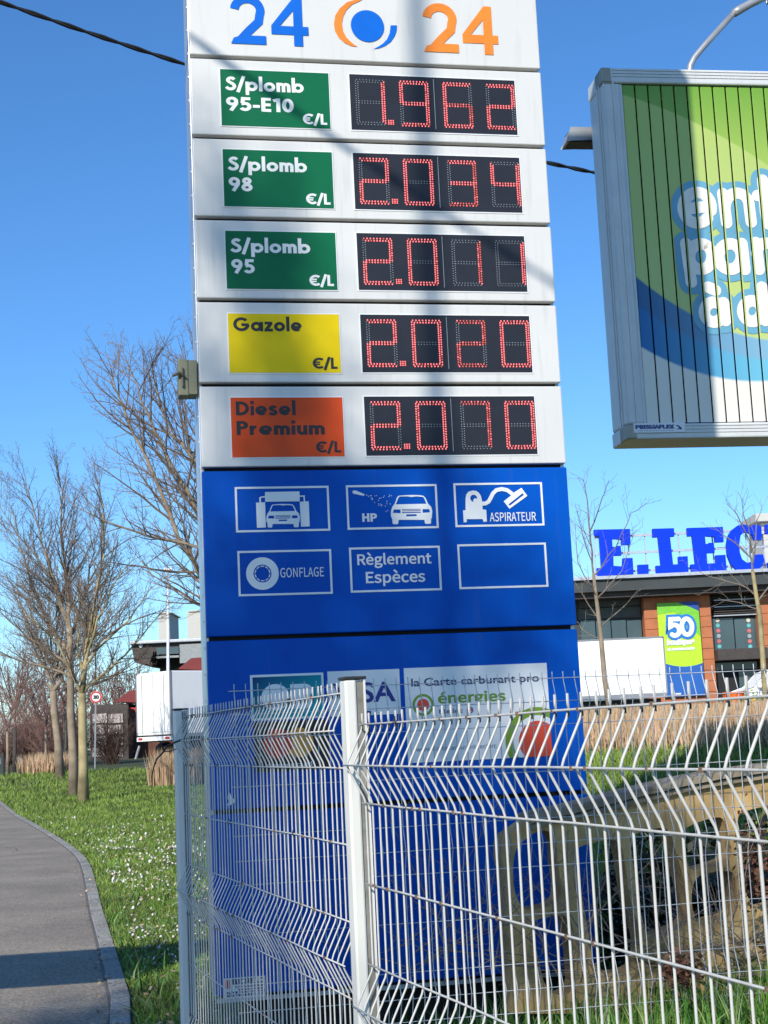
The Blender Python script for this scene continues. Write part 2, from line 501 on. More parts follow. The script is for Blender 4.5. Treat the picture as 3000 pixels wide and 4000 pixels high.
KO = [(0, 3151), (98, 3198), (239, 3279), (325, 3339), (353, 3382), (374, 3447), (399, 3561), (429, 3643), (467, 3767), (505, 3892), (534, 4000)]
KI = [(0, 3173), (81, 3217), (179, 3279), (271, 3328), (304, 3350), (320, 3404), (353, 3550), (380, 3659), (412, 3822), (458, 4000)]
def flat(px, py):
    d = ray(px, py); t = -CAM_Z / d.z
    return Vector(((CAM + d * t).x, (CAM + d * t).y, 0))
def resample(P, step):
    out = [P[0]]; acc = 0
    for a, b in zip(P, P[1:]):
        L = (b - a).length; t = step - acc
        while t < L:
            out.append(a.lerp(b, t / L)); t += step
        acc = L - (t - step)
    out.append(P[-1]); return out
def smooth_line(P, it=3):
    for _ in range(it):
        Q = [P[0]]
        for a, b in zip(P, P[1:]): Q += [a.lerp(b, .25), a.lerp(b, .75)]
        Q.append(P[-1]); P = Q
    return P
ko = [flat(*p) for p in KO]
ko = [ko[0] + (ko[0] - ko[1]) * 6] + ko + [Vector((ko[-1].x * 1.0 - .28 + .55, 5.5, 0)), Vector((-.35, 2.0, 0)), Vector((.6, -2, 0)), Vector((2, -12, 0)), Vector((3, -30, 0))]
ko = smooth_line(ko, 2)
def offset_line(P, d):
    out = []
    for k, p in enumerate(P):
        t = (P[min(k + 1, len(P) - 1)] - P[max(k - 1, 0)]).normalized()
        out.append(p + Vector((t.y, -t.x, 0)) * d)
    return out
ki = offset_line(ko, .125)
if ki[10].x > ko[10].x: ki = offset_line(ko, -.125)
sgn = 1 if offset_line(ko, .125)[10].x < ko[10].x else -1
kl = offset_line(ko, 3.6 * sgn)
mb = MB()
for k in range(len(ko) - 1):
    TZ = lambda p, d=.012: (p.x, p.y, terrain(p.x, p.y) + d)
    for j_ in range(4):
        e0, e1, e2, e3 = ki[k].lerp(kl[k], j_ / 4), ki[k + 1].lerp(kl[k + 1], j_ / 4), ki[k + 1].lerp(kl[k + 1], (j_ + 1) / 4), ki[k].lerp(kl[k], (j_ + 1) / 4)
        mb.quad(TZ(e0), TZ(e1), TZ(e2), TZ(e3))
tag(mb.build('path', M_ASPH), kind='structure')
# tarmac road beyond the left verge of the path
mb = MB(); k2 = offset_line(ko, 3.75 * sgn); k3 = offset_line(ko, 12 * sgn)
kerb = empty('kerb', (0, 0, 0)); tag(kerb, kind='structure')
st = resample(ko, 1.0)
cnt = 0
for a, b in zip(st, st[1:]):
    if a.y < 3 or (b - a).length < .2: continue
    t = (b - a).normalized(); nrm = Vector((t.y, -t.x, 0)) * sgn
    g = .006; a2 = a + t * g; b2 = b - t * g
    dz = rnd.uniform(-.003, .004)
    P = [a2, b2, b2 + nrm * .12, a2 + nrm * .12]
    q = MB(); q.v = [(p.x, p.y, terrain(p.x, p.y) - .05) for p in P] + [(p.x, p.y, terrain(p.x, p.y) + .026 + dz) for p in P]
    q.f = [(4, 5, 6, 7), (0, 1, 5, 4), (1, 2, 6, 5), (2, 3, 7, 6), (3, 0, 4, 7)]
    q.build('kerb_stone', M_KERB, kerb, bevel=.006)
    cnt += 1
# joint strip of dark asphalt filler between path and kerb
mb = MB(); j0 = offset_line(ko, .121 * sgn); j1 = offset_line(ko, .145 * sgn)
for k in range(len(ko) - 1):
    if ko[k].y < 3: continue
    mb.quad(TZ(j0[k], .017), TZ(j0[k + 1], .017), TZ(j1[k + 1], .017), TZ(j1[k], .017))
tag(mb.build('path_joint', M_ROAD), kind='structure')

for cps in ([(-160, 3278), (0, 3256), (60, 3250), (105, 3240), (150, 3228)], [(-120, 3322), (0, 3308), (45, 3318), (110, 3296), (170, 3290)], [(60, 3318), (70, 3326), (45, 3330)]):
    C_ = smooth_line([flat(*p) for p in cps], 1); q = MB()
    for a_, b_ in zip(C_, C_[1:]):
        nseg = max(1, int((b_ - a_).length / .15))
        for i_ in range(nseg):
            p_ = a_.lerp(b_, i_ / nseg); r2_ = a_.lerp(b_, (i_ + 1) / nseg); w_ = rnd.uniform(.012, .05)
            q.quad((p_.x, p_.y - w_, p_.z + .0165), (r2_.x, r2_.y - w_, r2_.z + .0165), (r2_.x, r2_.y + w_, r2_.z + .0165), (p_.x, p_.y + w_, p_.z + .0165))
    tag(q.build('path_crack', M_ROAD), kind='structure')
kx = np.array([p.x for p in ko]); ky = np.array([p.y for p in ko])
order = np.argsort(ky); kx_s, ky_s = kx[order], ky[order]
def path_edge(y): return np.interp(y, ky_s, kx_s)

# road crossing behind the verge on the left, and car park in front of the shop
def sheet(name, pts, material, dz=.02, nseg=12):
    mb = MB(); a, b, c, d = [Vector(p) for p in pts]
    for i in range(nseg):
        for j in range(3):
            def P(s, t):
                p = a.lerp(b, s).lerp(d.lerp(c, s), t); return (p.x, p.y, terrain(p.x, p.y) + dz)
            mb.quad(P(i / nseg, j / 3), P((i + 1) / nseg, j / 3), P((i + 1) / nseg, (j + 1) / 3), P(i / nseg, (j + 1) / 3))
    return tag(mb.build(name, material), kind='structure')
sheet('access_road', [(-10.5, 60, 0), (9, 63, 0), (9, 78, 0), (-12, 78, 0)], M_ROAD, .03)
sheet('car_park', [(9.3, 50, 0), (60, 50, 0), (60, 79, 0), (9.3, 79, 0)], M_ROAD, .03)

# ------------------------------------------------------------------ pylon sign
YAW = .1958
FP = Frame(779, 1501, 7.6, YAW)
py_root = empty('fuel_price_pylon', FP.o, YAW, 'tall white and blue fuel price pylon with lit red digits behind the fence', 'price sign')
W = FP(2192, 1501)[0]
def zz(l, r): return (FP(*l)[1] + FP(*r)[1]) / 2
seams = [zz((729, 217), (2105, 276)), zz((741, 533), (2127, 572)), zz((751, 849), (2147, 879)), zz((764, 1170.5), (2170, 1186)),
         zz((779, 1501), (2192, 1501)), zz((792, 1832), (2216, 1817)), zz((813, 2497), (2262, 2447.6)), zz((834, 3175), (2290, 3094)), zz((862, 3913), (1943, 3805))]
ph = seams[0] - seams[1]
tops = [seams[0] + 1.05, ] 
GAP = .011
DEP = .36
def panel(z0, z1, m_, name='panel'):
    # a folded tray: slightly proud rim and flat face
    q = MB(); r_ = .014; y0 = 0.0
    q.box(0, W, y0, .05, z0, z1)
    o = q.build(name, m_, py_root, bevel=.006)
    return o
levels = [seams[0] + 1.05] + seams
matl = [M_WHITE] * 6 + [M_BLUE] * 3
for k in range(len(levels) - 1):
    panel(levels[k + 1] + GAP, levels[k] - GAP, matl[k])
ztop = levels[0]
for k in range(5):
    panel(ztop + GAP, ztop + .9 - GAP, M_WHITE if k < 2 else M_BLUE); ztop += .9
q = MB(); q.box(.02, W - .02, .052, DEP - .03, seams[-1], ztop - .02)
q.build('core', M_GAP, py_root)
q = MB()
q.box(-.004, .018, .056, DEP, seams[-1], ztop)
q.build('side_profile', M_ALU, py_root, bevel=.004)
q = MB(); q.box(W - .018, W + .004, .056, DEP, seams[-1], ztop)
q.build('side_profile', M_ALU, py_root, bevel=.004)
q = MB(); q.box(.0, W, DEP - .028, DEP + .02, seams[-1] + .01, ztop - .01)
q.build('back_panel', M_WHITE, py_root)
# rivets down the left flank
q = MB()
z = seams[-1] + .1
while z < levels[0]:
    q.box(-.010, -.004, .07, .082, z, z + .012); z += .135
q.build('rivets', M_ALU, py_root)['kind'] = 'stuff'
q = MB(); q.box(.15, W - .15, .10, DEP - .08, -.2, seams[-1])
q.build('plinth', M_GAP, py_root)
q = MB(); q.box(0.0, W, .004, .03, seams[-1] - .022, seams[-1] - .002)
q.build('bottom_rail', M_ALU, py_root)

def rect_px(quad_):
    P = [FP(*p) for p in quad_]      # TL TR BR BL
    return ((P[0][0] + P[3][0]) / 2, (P[1][0] + P[2][0]) / 2, (P[2][1] + P[3][1]) / 2, (P[0][1] + P[1][1]) / 2)
z1_ = lambda x, y: (650 + x / 1.0703, y / 1.0703)
z2_ = lambda x, y: (650 + x / 1.00545, 900 + y / 1.00545)
z3_ = lambda x, y: (700 + x / .97588, 1800 + y / .97588)
z3b = lambda x, y: (650 + x / 1.8433, 2600 + y / 1.8433)
z5_ = lambda x, y: (1400 + x / 1.8433, 2600 + y / 1.8433)
z4_ = lambda x, y: (650 + x / 1.8433, 3300 + y / 1.8433)
zi_ = lambda x, y: (900 + x / 2.765, 1850 + y / 2.765)
za_ = lambda x, y: (1700 + x / 3.318, 1850 + y / 3.318)
lab = [
 ([z1_(218, 290), z1_(670, 308), z1_(680, 540), z1_(226, 524)], [z1_(757, 310), z1_(1450, 338), z1_(1465, 566), z1_(770, 543)], M_GREEN, ['S/plomb', '95-E10'], '1.962'),
 ([z1_(232, 625), z1_(687, 638), z1_(694, 873), z1_(238, 862)], [z1_(776, 640), z1_(1473, 660), z1_(1487, 889), z1_(786, 877)], M_GREEN, ['S/plomb', '98'], '2.034'),
 ([z2_(232, 3), z2_(662, 10), z2_(668, 234), z2_(238, 230)], [z2_(745, 12), z2_(1403, 22), z2_(1418, 241), z2_(756, 236)], M_GREEN, ['S/plomb', '95'], '2.011'),
 ([z2_(243, 328), z2_(682, 330), z2_(689, 560), z2_(249, 559)], [z2_(762, 332), z2_(1425, 336), z2_(1440, 557), z2_(773, 560)], M_YELLOW, ['Gazole'], '2.020'),
 ([z2_(257, 657), z2_(697, 657), z2_(705, 889), z2_(264, 891)], [z2_(780, 655), z2_(1447, 650), z2_(1462, 878), z2_(792, 887)], M_ORANGE, ['Diesel', 'Premium'], '2.070')]
LR = [rect_px(l[0]) for l in lab]; DR = [rect_px(l[1]) for l in lab]
lu0 = sum(r[0] for r in LR) / 5; lu1 = sum(r[1] for r in LR) / 5
du0 = sum(r[0] for r in DR) / 5; du1 = sum(r[1] for r in DR) / 5
SEG = {'0': 'abcdef', '1': 'bc', '2': 'abged', '3': 'abgcd', '4': 'fgbc', '5': 'afgcd', '6': 'afgedc', '7': 'abc', '8': 'abcdefg', '9': 'abcdfg'}
DIM = {(0, 2): 1, (0, 3): 1, (1, 2): 1, (2, 2): 1, (3, 2): 1, (4, 2): 1}
names = ['unleaded 95-E10', 'unleaded 98', 'unleaded 95', 'diesel', 'premium diesel']
for k, (a_, b_, lm, words, price) in enumerate(lab):
    x0, x1 = lu0, lu1; zb, zt = LR[k][2], LR[k][3]; w_ = x1 - x0; h_ = zt - zb
    q = MB(); q.box(x0 - .006, x1 + .006, -.0035, .004, zb - .006, zt + .006); q.build('label_rim', M_PWHITE, py_root)
    q = MB(); q.box(x0, x1, -.0055, .003, zb, zt)
    pl = tag(q.build('fuel_label', lm, py_root), 'label plate reading ' + ' '.join(words) + ' with €/L')
    tm = M_PWHITE if lm is M_GREEN else M_BLACKP
    q = MB(); B = .017
    widths = {'S/plomb': .72, '95-E10': .62, '98': .215, '95': .21, 'Gazole': .615, 'Diesel': .53, 'Premium': .785}
    for i, wd in enumerate(words):
        base = (.375, .735)[i] if k != 4 else (.30, .63)[i]
        if k == 3: base = .30
        cap = .245 if k < 3 else .235
        q = MB(); pen_text(q, wd, x0 + .045 * w_, x0 + (.045 + widths[wd]) * w_, zt - base * h_, zt - (base - cap) * h_, y=-.0062); q.build('lettering', tm, pl)
    q = MB(); pen_text(q, '€/L', x0 + .75 * w_, x0 + .97 * w_, zb + .065 * h_, zb + .255 * h_, y=-.0062)
    q.build('lettering', tm, pl)
    # LED display
    x0, x1 = du0, du1; zb, zt = DR[k][2], DR[k][3]; w_ = x1 - x0; h_ = zt - zb
    q = MB(); t_ = .006
    q.box(x0 - t_, x1 + t_, -.003, .002, zt, zt + t_).box(x0 - t_, x1 + t_, -.003, .002, zb - t_, zb)
    q.box(x0 - t_, x0, -.003, .002, zb, zt).box(x1, x1 + t_, -.003, .002, zb, zt)
    fr = q.build('display_rim', M_PWHITE, py_root)
    q = MB(); q.box(x0, x1, -.0015, .003, zb, zt)
    dsp = tag(q.build('price_display', M_LED, py_root), 'black led display reading ' + price)
    q = MB(); q.box(x0 + .502 * w_, x0 + .505 * w_, -.003, -.001, zb + .02, zt - .01)
    q.build('module_seam', M_LEDOFF, dsp)
    off = MB(); dim = MB()
    starts = (.035, .298, .560, .822)
    dw = .168 * w_; dh = .80 * h_; dzt = zt - .095 * h_
    dg_ = [c for c in price if c != '.']
    for j, c in enumerate(dg_):
        on = MB()
        X0 = x0 + starts[j] * w_; X1 = X0 + dw; Z1 = dzt; Z0 = dzt - dh; Zm = (Z0 + Z1) / 2
        s_ = .0125     # gap between the two rows
        def row(seg):
            out = []
            nh, nv = 9, 9
            if seg in 'agd':
                zc = {'a': Z1 - s_ / 2, 'g': Zm, 'd': Z0 + s_ / 2}[seg]
                for r_ in (0, 1):
                    ins = .016 if (seg == 'a' and r_ == 1) or (seg == 'd' and r_ == 0) or seg == 'g' else .006
                    for i in range(nh):
                        out.append((X0 + ins + (X1 - X0 - 2 * ins) * i / (nh - 1), zc + (s_ / 2 if r_ == 0 else -s_ / 2), 'h'))
            else:
                xc = {'b': X1 - s_ / 2, 'c': X1 - s_ / 2, 'e': X0 + s_ / 2, 'f': X0 + s_ / 2}[seg]
                za, zb_ = (Zm, Z1) if seg in 'bf' else (Z0, Zm)
                for r_ in (0, 1):
                    outer = (r_ == 1) == (seg in 'bc')
                    i0 = .010 if outer else .022
                    for i in range(nv):
                        out.append((xc + (s_ / 2 if r_ == 1 else -s_ / 2), za + .006 + (zb_ - za - .006 - i0 * 1) * i / (nv - 1) if seg in 'bf' else zb_ - .006 - (zb_ - za - .006 - i0) * i / (nv - 1), 'v'))
            return out
        for seg in 'abcdefg':
            lit = seg in SEG[c]
            faint = (j == 2 and k in (2, 3, 4)) or (k == 1 and j == 2 and seg in 'bcd') or (k == 0 and j == 2 and seg in 'cg') or (k == 2 and j == 2)
            for (xx, zz_, o_) in row(seg):
                tgt = (dim if (faint and rnd.random() < .75) or rnd.random() < .06 else on) if lit else off
                rr = .0042 if lit else .0030
                tgt.disc(xx, zz_, rr, -.004 - (.0004 if lit else 0), 6, rz=rr * (1.25 if lit else .9))
        if j == 0:
            for i in range(3):
                for r_ in range(3):
                    on.disc(x0 + (.222 + .0135 * i) * w_, Z0 + .006 + r_ * .010, .0042, -.0045, 6)
        tag(on.build('digit', M_LEDON, dsp), 'lit digit ' + c)
    dim.build('dim_diodes', M_LEDDIM, dsp)['kind'] = 'stuff'
    off.build('unlit_diodes', M_LEDOFF, dsp)['kind'] = 'stuff'

# top panel print: 24 (ring) 24
def digit2(mb, x0, x1, z0, z1):
    w_, h_ = x1 - x0, z1 - z0; t = w_ * .245
    cx, cz, rx, rz = x0 + w_ * .49, z1 - h_ * .315, w_ * .49 - t / 2, h_ * .315 - t / 2
    pts = arc(cx, cz, rx, 175, -22, 16, rz)
    pts += [(x0 + w_ * .80, z0 + h_ * .46), (x0 + w_ * .52, z0 + h_ * .27), (x0 + w_ * .30, z0 + h_ * .10)]
    stroke(mb, pts, t)
    mb.prism([[(x0, z0), (x1, z0), (x1, z0 + h_ * .175), (x0 + w_ * .32, z0 + h_ * .175), (x0 + w_ * .08, z0 + h_ * .12)]], -.0042, None)
def digit4(mb, x0, x1, z0, z1):
    w_, h_ = x1 - x0, z1 - z0
    P = lambda a, b: (x0 + a * w_, z0 + b * h_)
    mb.prism([[P(.60, 0), P(.845, 0), P(.845, .225), P(1, .225), P(1, .40), P(.845, .40), P(.845, 1), P(.63, 1), P(0, .40), P(0, .225), P(.60, .225)],
              [P(.60, .40), P(.60, .72), P(.235, .40)]], -.0035, None)
def px_rect(a, b, c, d):   # xs,ys in source px -> u0,u1,z0,z1 using mid points
    return FP(a, (c + d) / 2)[0], FP(b, (c + d) / 2)[0], FP((a + b) / 2, d)[1], FP((a + b) / 2, c)[1]
o24 = MB()
a, b = z1_(1072, 15), z1_(1217, 219); digit2(o24, *px_rect(a[0], b[0], a[1], b[1]))
o24.build('orange_numeral', M_ORANGEP, py_root); o24 = MB()
a, b = z1_(1236, 27), z1_(1384, 228); digit4(o24, *px_rect(a[0], b[0], a[1], b[1]))
o24.build('orange_numeral', M_ORANGEP, py_root)
hz = FP(*z1_(1145, 219))[1] - FP(*z1_(1145, 15))[1]
b24 = MB()
a, b = z1_(267, -20), z1_(414, 185); digit2(b24, *px_rect(a[0], b[0], a[1], b[1]))
b24.build('blue_numeral', M_BLUEP, py_root); b24 = MB()
a, b = z1_(437, -12), z1_(592, 193); digit4(b24, *px_rect(a[0], b[0], a[1], b[1]))
b24.build('blue_numeral', M_BLUEP, py_root); b24 = MB()
c0 = FP(*z1_(840, 110)); rr = 76 / 1.0703 * 7.7 / F_PX
b24.disc(c0[0], c0[1], rr, -.004, 40); b24.build('blue_disc', M_BLUEP, py_root); b24 = MB()
def to_u(pts, f, fr=FP): return [fr(*f(*p)) for p in pts]
b24.prism([to_u([(937, 107), (963, 107), (962, 128), (955, 150), (938, 175), (915, 192), (890, 202), (863, 207), (885, 196), (905, 183), (922, 165), (933, 140)], z1_)], -.0035, None)
b24.build('blue_crescent', M_BLUEP, py_root)
q = MB()
q.prism([to_u([(820, 0), (790, -1), (755, 10), (725, 35), (706, 65), (700, 100), (704, 130), (720, 158), (745, 180), (772, 193), (799, 197), (775, 180), (752, 158), (738, 130), (733, 100), (738, 70), (752, 42), (778, 18)], z1_)], -.0035, None)
q.build('orange_crescent', M_ORANGEP, py_root)

# service pictograms
def frame_px(P4, name='pictogram', face=None):
    x0, x1, z0, z1 = rect_px(P4); t = .0105
    q = MB()
    q.prism([[(x0, z0), (x1, z0), (x1, z1), (x0, z1)], [(x0 + t, z0 + t), (x1 - t, z0 + t), (x1 - t, z1 - t), (x0 + t, z1 - t)]], -.003, .002)
    return q, (x0, x1, z0, z1)
fr_px = {'wash': [(210, 101), (568, 95), (577, 266), (218, 274)], 'hp': [(635, 95), (980, 88), (990, 255), (642, 265)], 'vac': [(1044, 88), (1382, 80), (1392, 246), (1054, 254)],
         'tyre': [(220, 345), (578, 336), (586, 505), (228, 519)], 'cash': [(646, 332), (992, 323), (1002, 492), (655, 504)], 'blank': [(1059, 320), (1396, 311), (1408, 480), (1069, 490)]}
FR = {}
for k, P4 in fr_px.items():
    q, FR[k] = frame_px([z3_(*p) for p in P4])
    FR[k] = (q, FR[k])
def car(mb, f, dx=0, dy=0, s=1.0, cx=567, cy=455):
    T = lambda pts: [FP(*f(cx + (x - 567) * s + dx, cy + (y - 455) * s + dy)) for x, y in pts]
    body = T([(388, 470), (400, 430), (420, 405), (440, 350), (455, 335), (520, 330), (568, 328), (640, 330), (672, 336), (690, 355), (712, 405), (738, 430), (749, 470), (745, 520), (738, 540), (738, 572), (730, 580), (692, 580), (684, 572), (680, 545), (455, 545), (452, 575), (445, 583), (408, 583), (402, 575), (400, 540), (388, 515)])
    h1 = T([(430, 410), (455, 350), (465, 342), (530, 340), (568, 346), (610, 340), (665, 345), (675, 352), (697, 405)])
    h2 = T([(403, 485), (415, 455), (472, 455), (472, 487)]); h3 = T([(664, 484), (664, 452), (720, 452), (730, 480)])
    h4 = T([(484, 487), (484, 478), (648, 475), (648, 484)]); h5 = T([(522, 515), (522, 498), (612, 496), (612, 512)])
    h6 = T([(484, 471), (484, 464), (648, 461), (648, 468)]); h7 = T([(484, 458), (484, 452), (648, 449), (648, 455)])
    mb.prism([body, h1, h2, h3, h4, h5, h6, h7], -.003, None)
q = FR['wash'][0]; car(q, zi_)
for P4 in ([(372, 200), (745, 193), (748, 300), (374, 305)], [(276, 315), (374, 310), (382, 582), (286, 587)], [(748, 305), (845, 300), (856, 570), (762, 575)],
           [(310, 258), (328, 250), (330, 312), (313, 314)], [(328, 250), (372, 243), (372, 258), (329, 263)], [(745, 238), (803, 236), (803, 250), (745, 252)], [(788, 250), (803, 250), (805, 302), (791, 303)]):
    q.prism([to_u(P4, zi_)], -.003 - rnd.random() * .0005, None)
tag(q.build('pictogram', M_PWHITE, py_root), 'framed car wash pictogram with roller gantry over a car')
q = FR['hp'][0]
car(q, z3_, s=.437, cx=885, cy=186)
q.prism([to_u([(660, 115), (672, 113), (707, 128), (703, 134), (662, 125)], z3_)], -.003, None)
hb = FR['hp'][1]
p0 = FP(*z3_(698, 233)); p1 = FP(*z3_(753, 200))
add_text(q, 'HP', p0[0], p1[0], p0[1], p1[1], 'sans', .02, caps='H')
for i in range(34):
    t = rnd.random(); a_ = rnd.uniform(0, 1)
    X = 712 + t * 98; Y = 130 + (t * 90) * a_ 
    c_ = FP(*z3_(X, Y)); q.disc(c_[0], c_[1], .0026, -.003, 6)
tag(q.build('pictogram', M_PWHITE, py_root), 'framed pictogram HP with a spray lance and a car')
q = FR['vac'][0]
q.prism([to_u([(392, 475), (392, 320), (402, 270), (430, 235), (480, 220), (530, 225), (565, 250), (590, 290), (605, 350), (610, 420), (612, 465), (660, 470), (668, 622), (625, 628), (612, 590), (405, 592), (408, 630), (368, 634), (358, 478)], za_),
         to_u([(452, 330), (455, 300), (475, 278), (510, 275), (535, 295), (543, 330), (515, 318), (492, 340), (492, 368), (470, 360)], za_)], -.0032, None)
hose = to_u([(600, 390), (650, 388), (690, 365), (715, 320), (745, 260), (790, 215), (860, 200), (930, 215), (985, 255), (1010, 280)], za_)
stroke(q, hose, .0168 * 1.25, -.0030)
q.prism([to_u([(885, 360), (975, 290), (1020, 245), (1115, 185), (1192, 290), (960, 458)], za_), to_u([(948, 400), (1130, 255), (1148, 278), (965, 418)], za_)], -.0038, None)
p0 = FP(*za_(707, 622)); p1 = FP(*za_(1300, 500)); p1b = FP(*za_(707, 508))
add_text(q, 'ASPIRATEUR', p0[0], p1[0], p0[1], p1b[1], 'sans', .004, caps='E')
tag(q.build('pictogram', M_PWHITE, py_root), 'framed vacuum cleaner pictogram reading ASPIRATEUR')
q = FR['tyre'][0]
c0 = FP(*zi_(346, 1080)); ro = 176 / 2.765 * 7.75 / F_PX; ri = 97 / 2.765 * 7.75 / F_PX
q.disc(c0[0], c0[1], ro, -.003, 40, r_in=ri)
for i in range(10):
    q.disc(c0[0], c0[1], ri * .87, -.003, 4, r_in=ri * .76, a0=i * 36 + 4, a1=i * 36 + 31)
p0 = FP(*zi_(540, 1122)); p1 = FP(*zi_(1010, 1110)); p2 = FP(*zi_(540, 1022))
add_text(q, 'GONFLAGE', p0[0], p1[0], p0[1], p2[1], 'sans', .002, caps='E')
tag(q.build('pictogram', M_PWHITE, py_root), 'framed pictogram of a tyre reading GONFLAGE')
q = FR['cash'][0]
p0 = FP(*z3_(679, 398)); p1 = FP(*z3_(962, 390)); p2 = FP(*z3_(679, 357))
add_text(q, 'Règlement', p0[0], p1[0], p0[1], p2[1], 'sans', .008, caps='R')
p0 = FP(*z3_(712, 467)); p1 = FP(*z3_(938, 460)); p2 = FP(*z3_(712, 424))
add_text(q, 'Espèces', p0[0], p1[0], p0[1], p2[1], 'sans', .008, caps='E')
tag(q.build('pictogram', M_PWHITE, py_root), 'framed sign reading Règlement Espèces')
tag(FR['blank'][0].build('pictogram', M_PWHITE, py_root), 'empty white frame')

# card stickers on the lower blue panel
def plate(P4, material, name, y=-.003, label=None, parent=None):
    x0, x1, z0, z1 = rect_px(P4)
    q = MB(); q.box(x0, x1, y, .002, z0, z1)
    o = q.build(name, material, parent or py_root)
    if label: tag(o, label)
    return o, (x0, x1, z0, z1)
def clip_rect(poly, x0, x1, z0, z1):
    def cl(P, ins, inter):
        out = []
        for i in range(len(P)):
            a, b = P[i - 1], P[i]
            if ins(b):
                if not ins(a): out.append(inter(a, b))
                out.append(b)
            elif ins(a): out.append(inter(a, b))
        return out
    lx = lambda c: (lambda a, b: (c, a[1] + (b[1] - a[1]) * (c - a[0]) / (b[0] - a[0])))
    lz = lambda c: (lambda a, b: (a[0] + (b[0] - a[0]) * (c - a[1]) / (b[1] - a[1]), c))
    for ins, it in ((lambda p: p[0] >= x0, lx(x0)), (lambda p: p[0] <= x1, lx(x1)), (lambda p: p[1] >= z0, lz(z0)), (lambda p: p[1] <= z1, lz(z1))):
        poly = cl(poly, ins, it)
        if not poly: break
    return poly
SPX = 7.8 / F_PX
M_TEAL = bpy.data.materials.new('card_teal_gradient'); M_TEAL.use_nodes = True
n_ = M_TEAL.node_tree; b_ = n_.nodes['Principled BSDF']; b_.inputs['Roughness'].default_value = .45; b_.inputs['Specular IOR Level'].default_value = .2
tc_ = n_.nodes.new('ShaderNodeTexCoord'); sp_ = n_.nodes.new('ShaderNodeSeparateXYZ'); cr_ = n_.nodes.new('ShaderNodeValToRGB'); ad_ = n_.nodes.new('ShaderNodeMath')
ad_.operation = 'SUBTRACT'
n_.links.new(tc_.outputs['Generated'], sp_.inputs[0]); n_.links.new(sp_.outputs['X'], ad_.inputs[0]); n_.links.new(sp_.outputs['Z'], ad_.inputs[1])
mr_ = n_.nodes.new('ShaderNodeMapRange'); mr_.inputs[1].default_value = -1; mr_.inputs[2].default_value = .6
n_.links.new(ad_.outputs[0], mr_.inputs[0]); n_.links.new(mr_.outputs[0], cr_.inputs[0])
cr_.color_ramp.elements[0].color = (.0, .035, .14, 1); cr_.color_ramp.elements[1].color = (.0, .36, .40, 1)
n_.links.new(cr_.outputs[0], b_.inputs['Base Color'])
CBp = [z3b(597, 72), z3b(1128, 47), z3b(1142, 372), z3b(616, 402)]
cb, r4 = plate(CBp, M_PWHITE, 'card_sticker', label='white rimmed teal sticker with the letters CB')
x0, x1, z0, z1 = r4; t = .012
q = MB(); q.box(x0 + t, x1 - t, -.0042, -.002, z0 + t, z1 - t); q.build('card_field', M_TEAL, cb)
q = MB(); c_ = FP(*z3b(785, 228)); q.disc(c_[0], c_[1], 100 / 1.843 * SPX, -.0050, 36, rz=92 / 1.843 * SPX)
q.prism([to_u([(890, 135), (1000, 130), (1030, 140), (1050, 165), (1048, 195), (1030, 215), (1052, 240), (1050, 275), (1030, 300), (1000, 308), (892, 312)], z3b)], -.0050, None)
q.build('lettering', M_PWHITE, cb)
Vp = [z3b(1157, 44), (1559, 2612), (1567, 2790), z3b(1172, 366)]
vs, r4 = plate(Vp, M_PWHITE, 'card_sticker', label='white sticker reading VISA half hidden by the fence post')
q = MB(); p0 = FP(1300, 2745); p1 = FP(1546, 2738); zt_ = FP(1500, 2663)[1]; zb_ = FP(1500, 2741)[1]
add_text(q, 'VISA', p0[0], p1[0], zb_, zt_, 'round', .02, y=-.004, caps='I')
q.box(r4[0] + .10, r4[1] - .16, -.0045, -.002, r4[2] + .004, r4[2] + .022)
q.build('lettering', mat('card_navy', (.01, .02, .22), .4), vs)
Mp = [z3b(625, 410), z3b(1160, 385), z3b(1175, 740), z3b(640, 772)]
mc, r4 = plate(Mp, M_BLACKP, 'card_sticker', label='black sticker with overlapping red and amber discs')
c1 = FP(*z3b(800, 560)); c2 = FP(*z3b(955, 553)); rr = 103 / 1.843 * SPX
q = MB(); q.disc(c2[0], c2[1], rr, -.0045, 36); q.build('amber_disc', mat('amber_print', (.75, .30, .02), .4), mc)
q = MB(); q.disc(c1[0], c1[1], rr, -.0055, 36); q.build('red_disc', mat('red_print', (.62, .03, .015), .4), mc)
q = MB(); p0 = FP(*z3b(722, 738)); p1 = FP(*z3b(1050, 720)); add_text(q, 'mastercard', p0[0], p1[0], p0[1], p0[1] + 34 / 1.843 * SPX, 'round', .012, y=-.0045, caps='d')
q.build('lettering', M_PWHITE, mc)
Kp = [(1574.7, 2611), (2133, 2589), (2158, 2952.7), (1596, 2981)]
kc, r4 = plate(Kp, M_PWHITE, 'fuel_card_sign', label='white sign for a fuel card with green ringed red discs')
x0, x1, z0, z1 = r4
M_NAVY = mat('navy_text', (.03, .035, .12), .5); M_OLIVE = mat('olive_print', (.17, .29, .015), .4); M_REDP = mat('coral_print', (.68, .06, .02), .4); M_CYN = mat('blue_logo', (.0, .10, .45), .4)
q = MB(); p0 = FP(*z5_(380, 152)); p1 = FP(*z5_(1300, 115))
add_text(q, 'la Carte carburant pro', p0[0], p1[0], p0[1], p0[1] + 58 / 1.843 * SPX, 'round', .016, y=-.004, caps='C')
p0 = FP(*z5_(580, 346)); p1 = FP(*z5_(752, 340)); add_text(q, 'E.Leclerc', p0[0], p1[0], p0[1], p0[1] + 30 / 1.843 * SPX, 'sans', .01, y=-.004)
q.build('lettering', M_NAVY, kc)
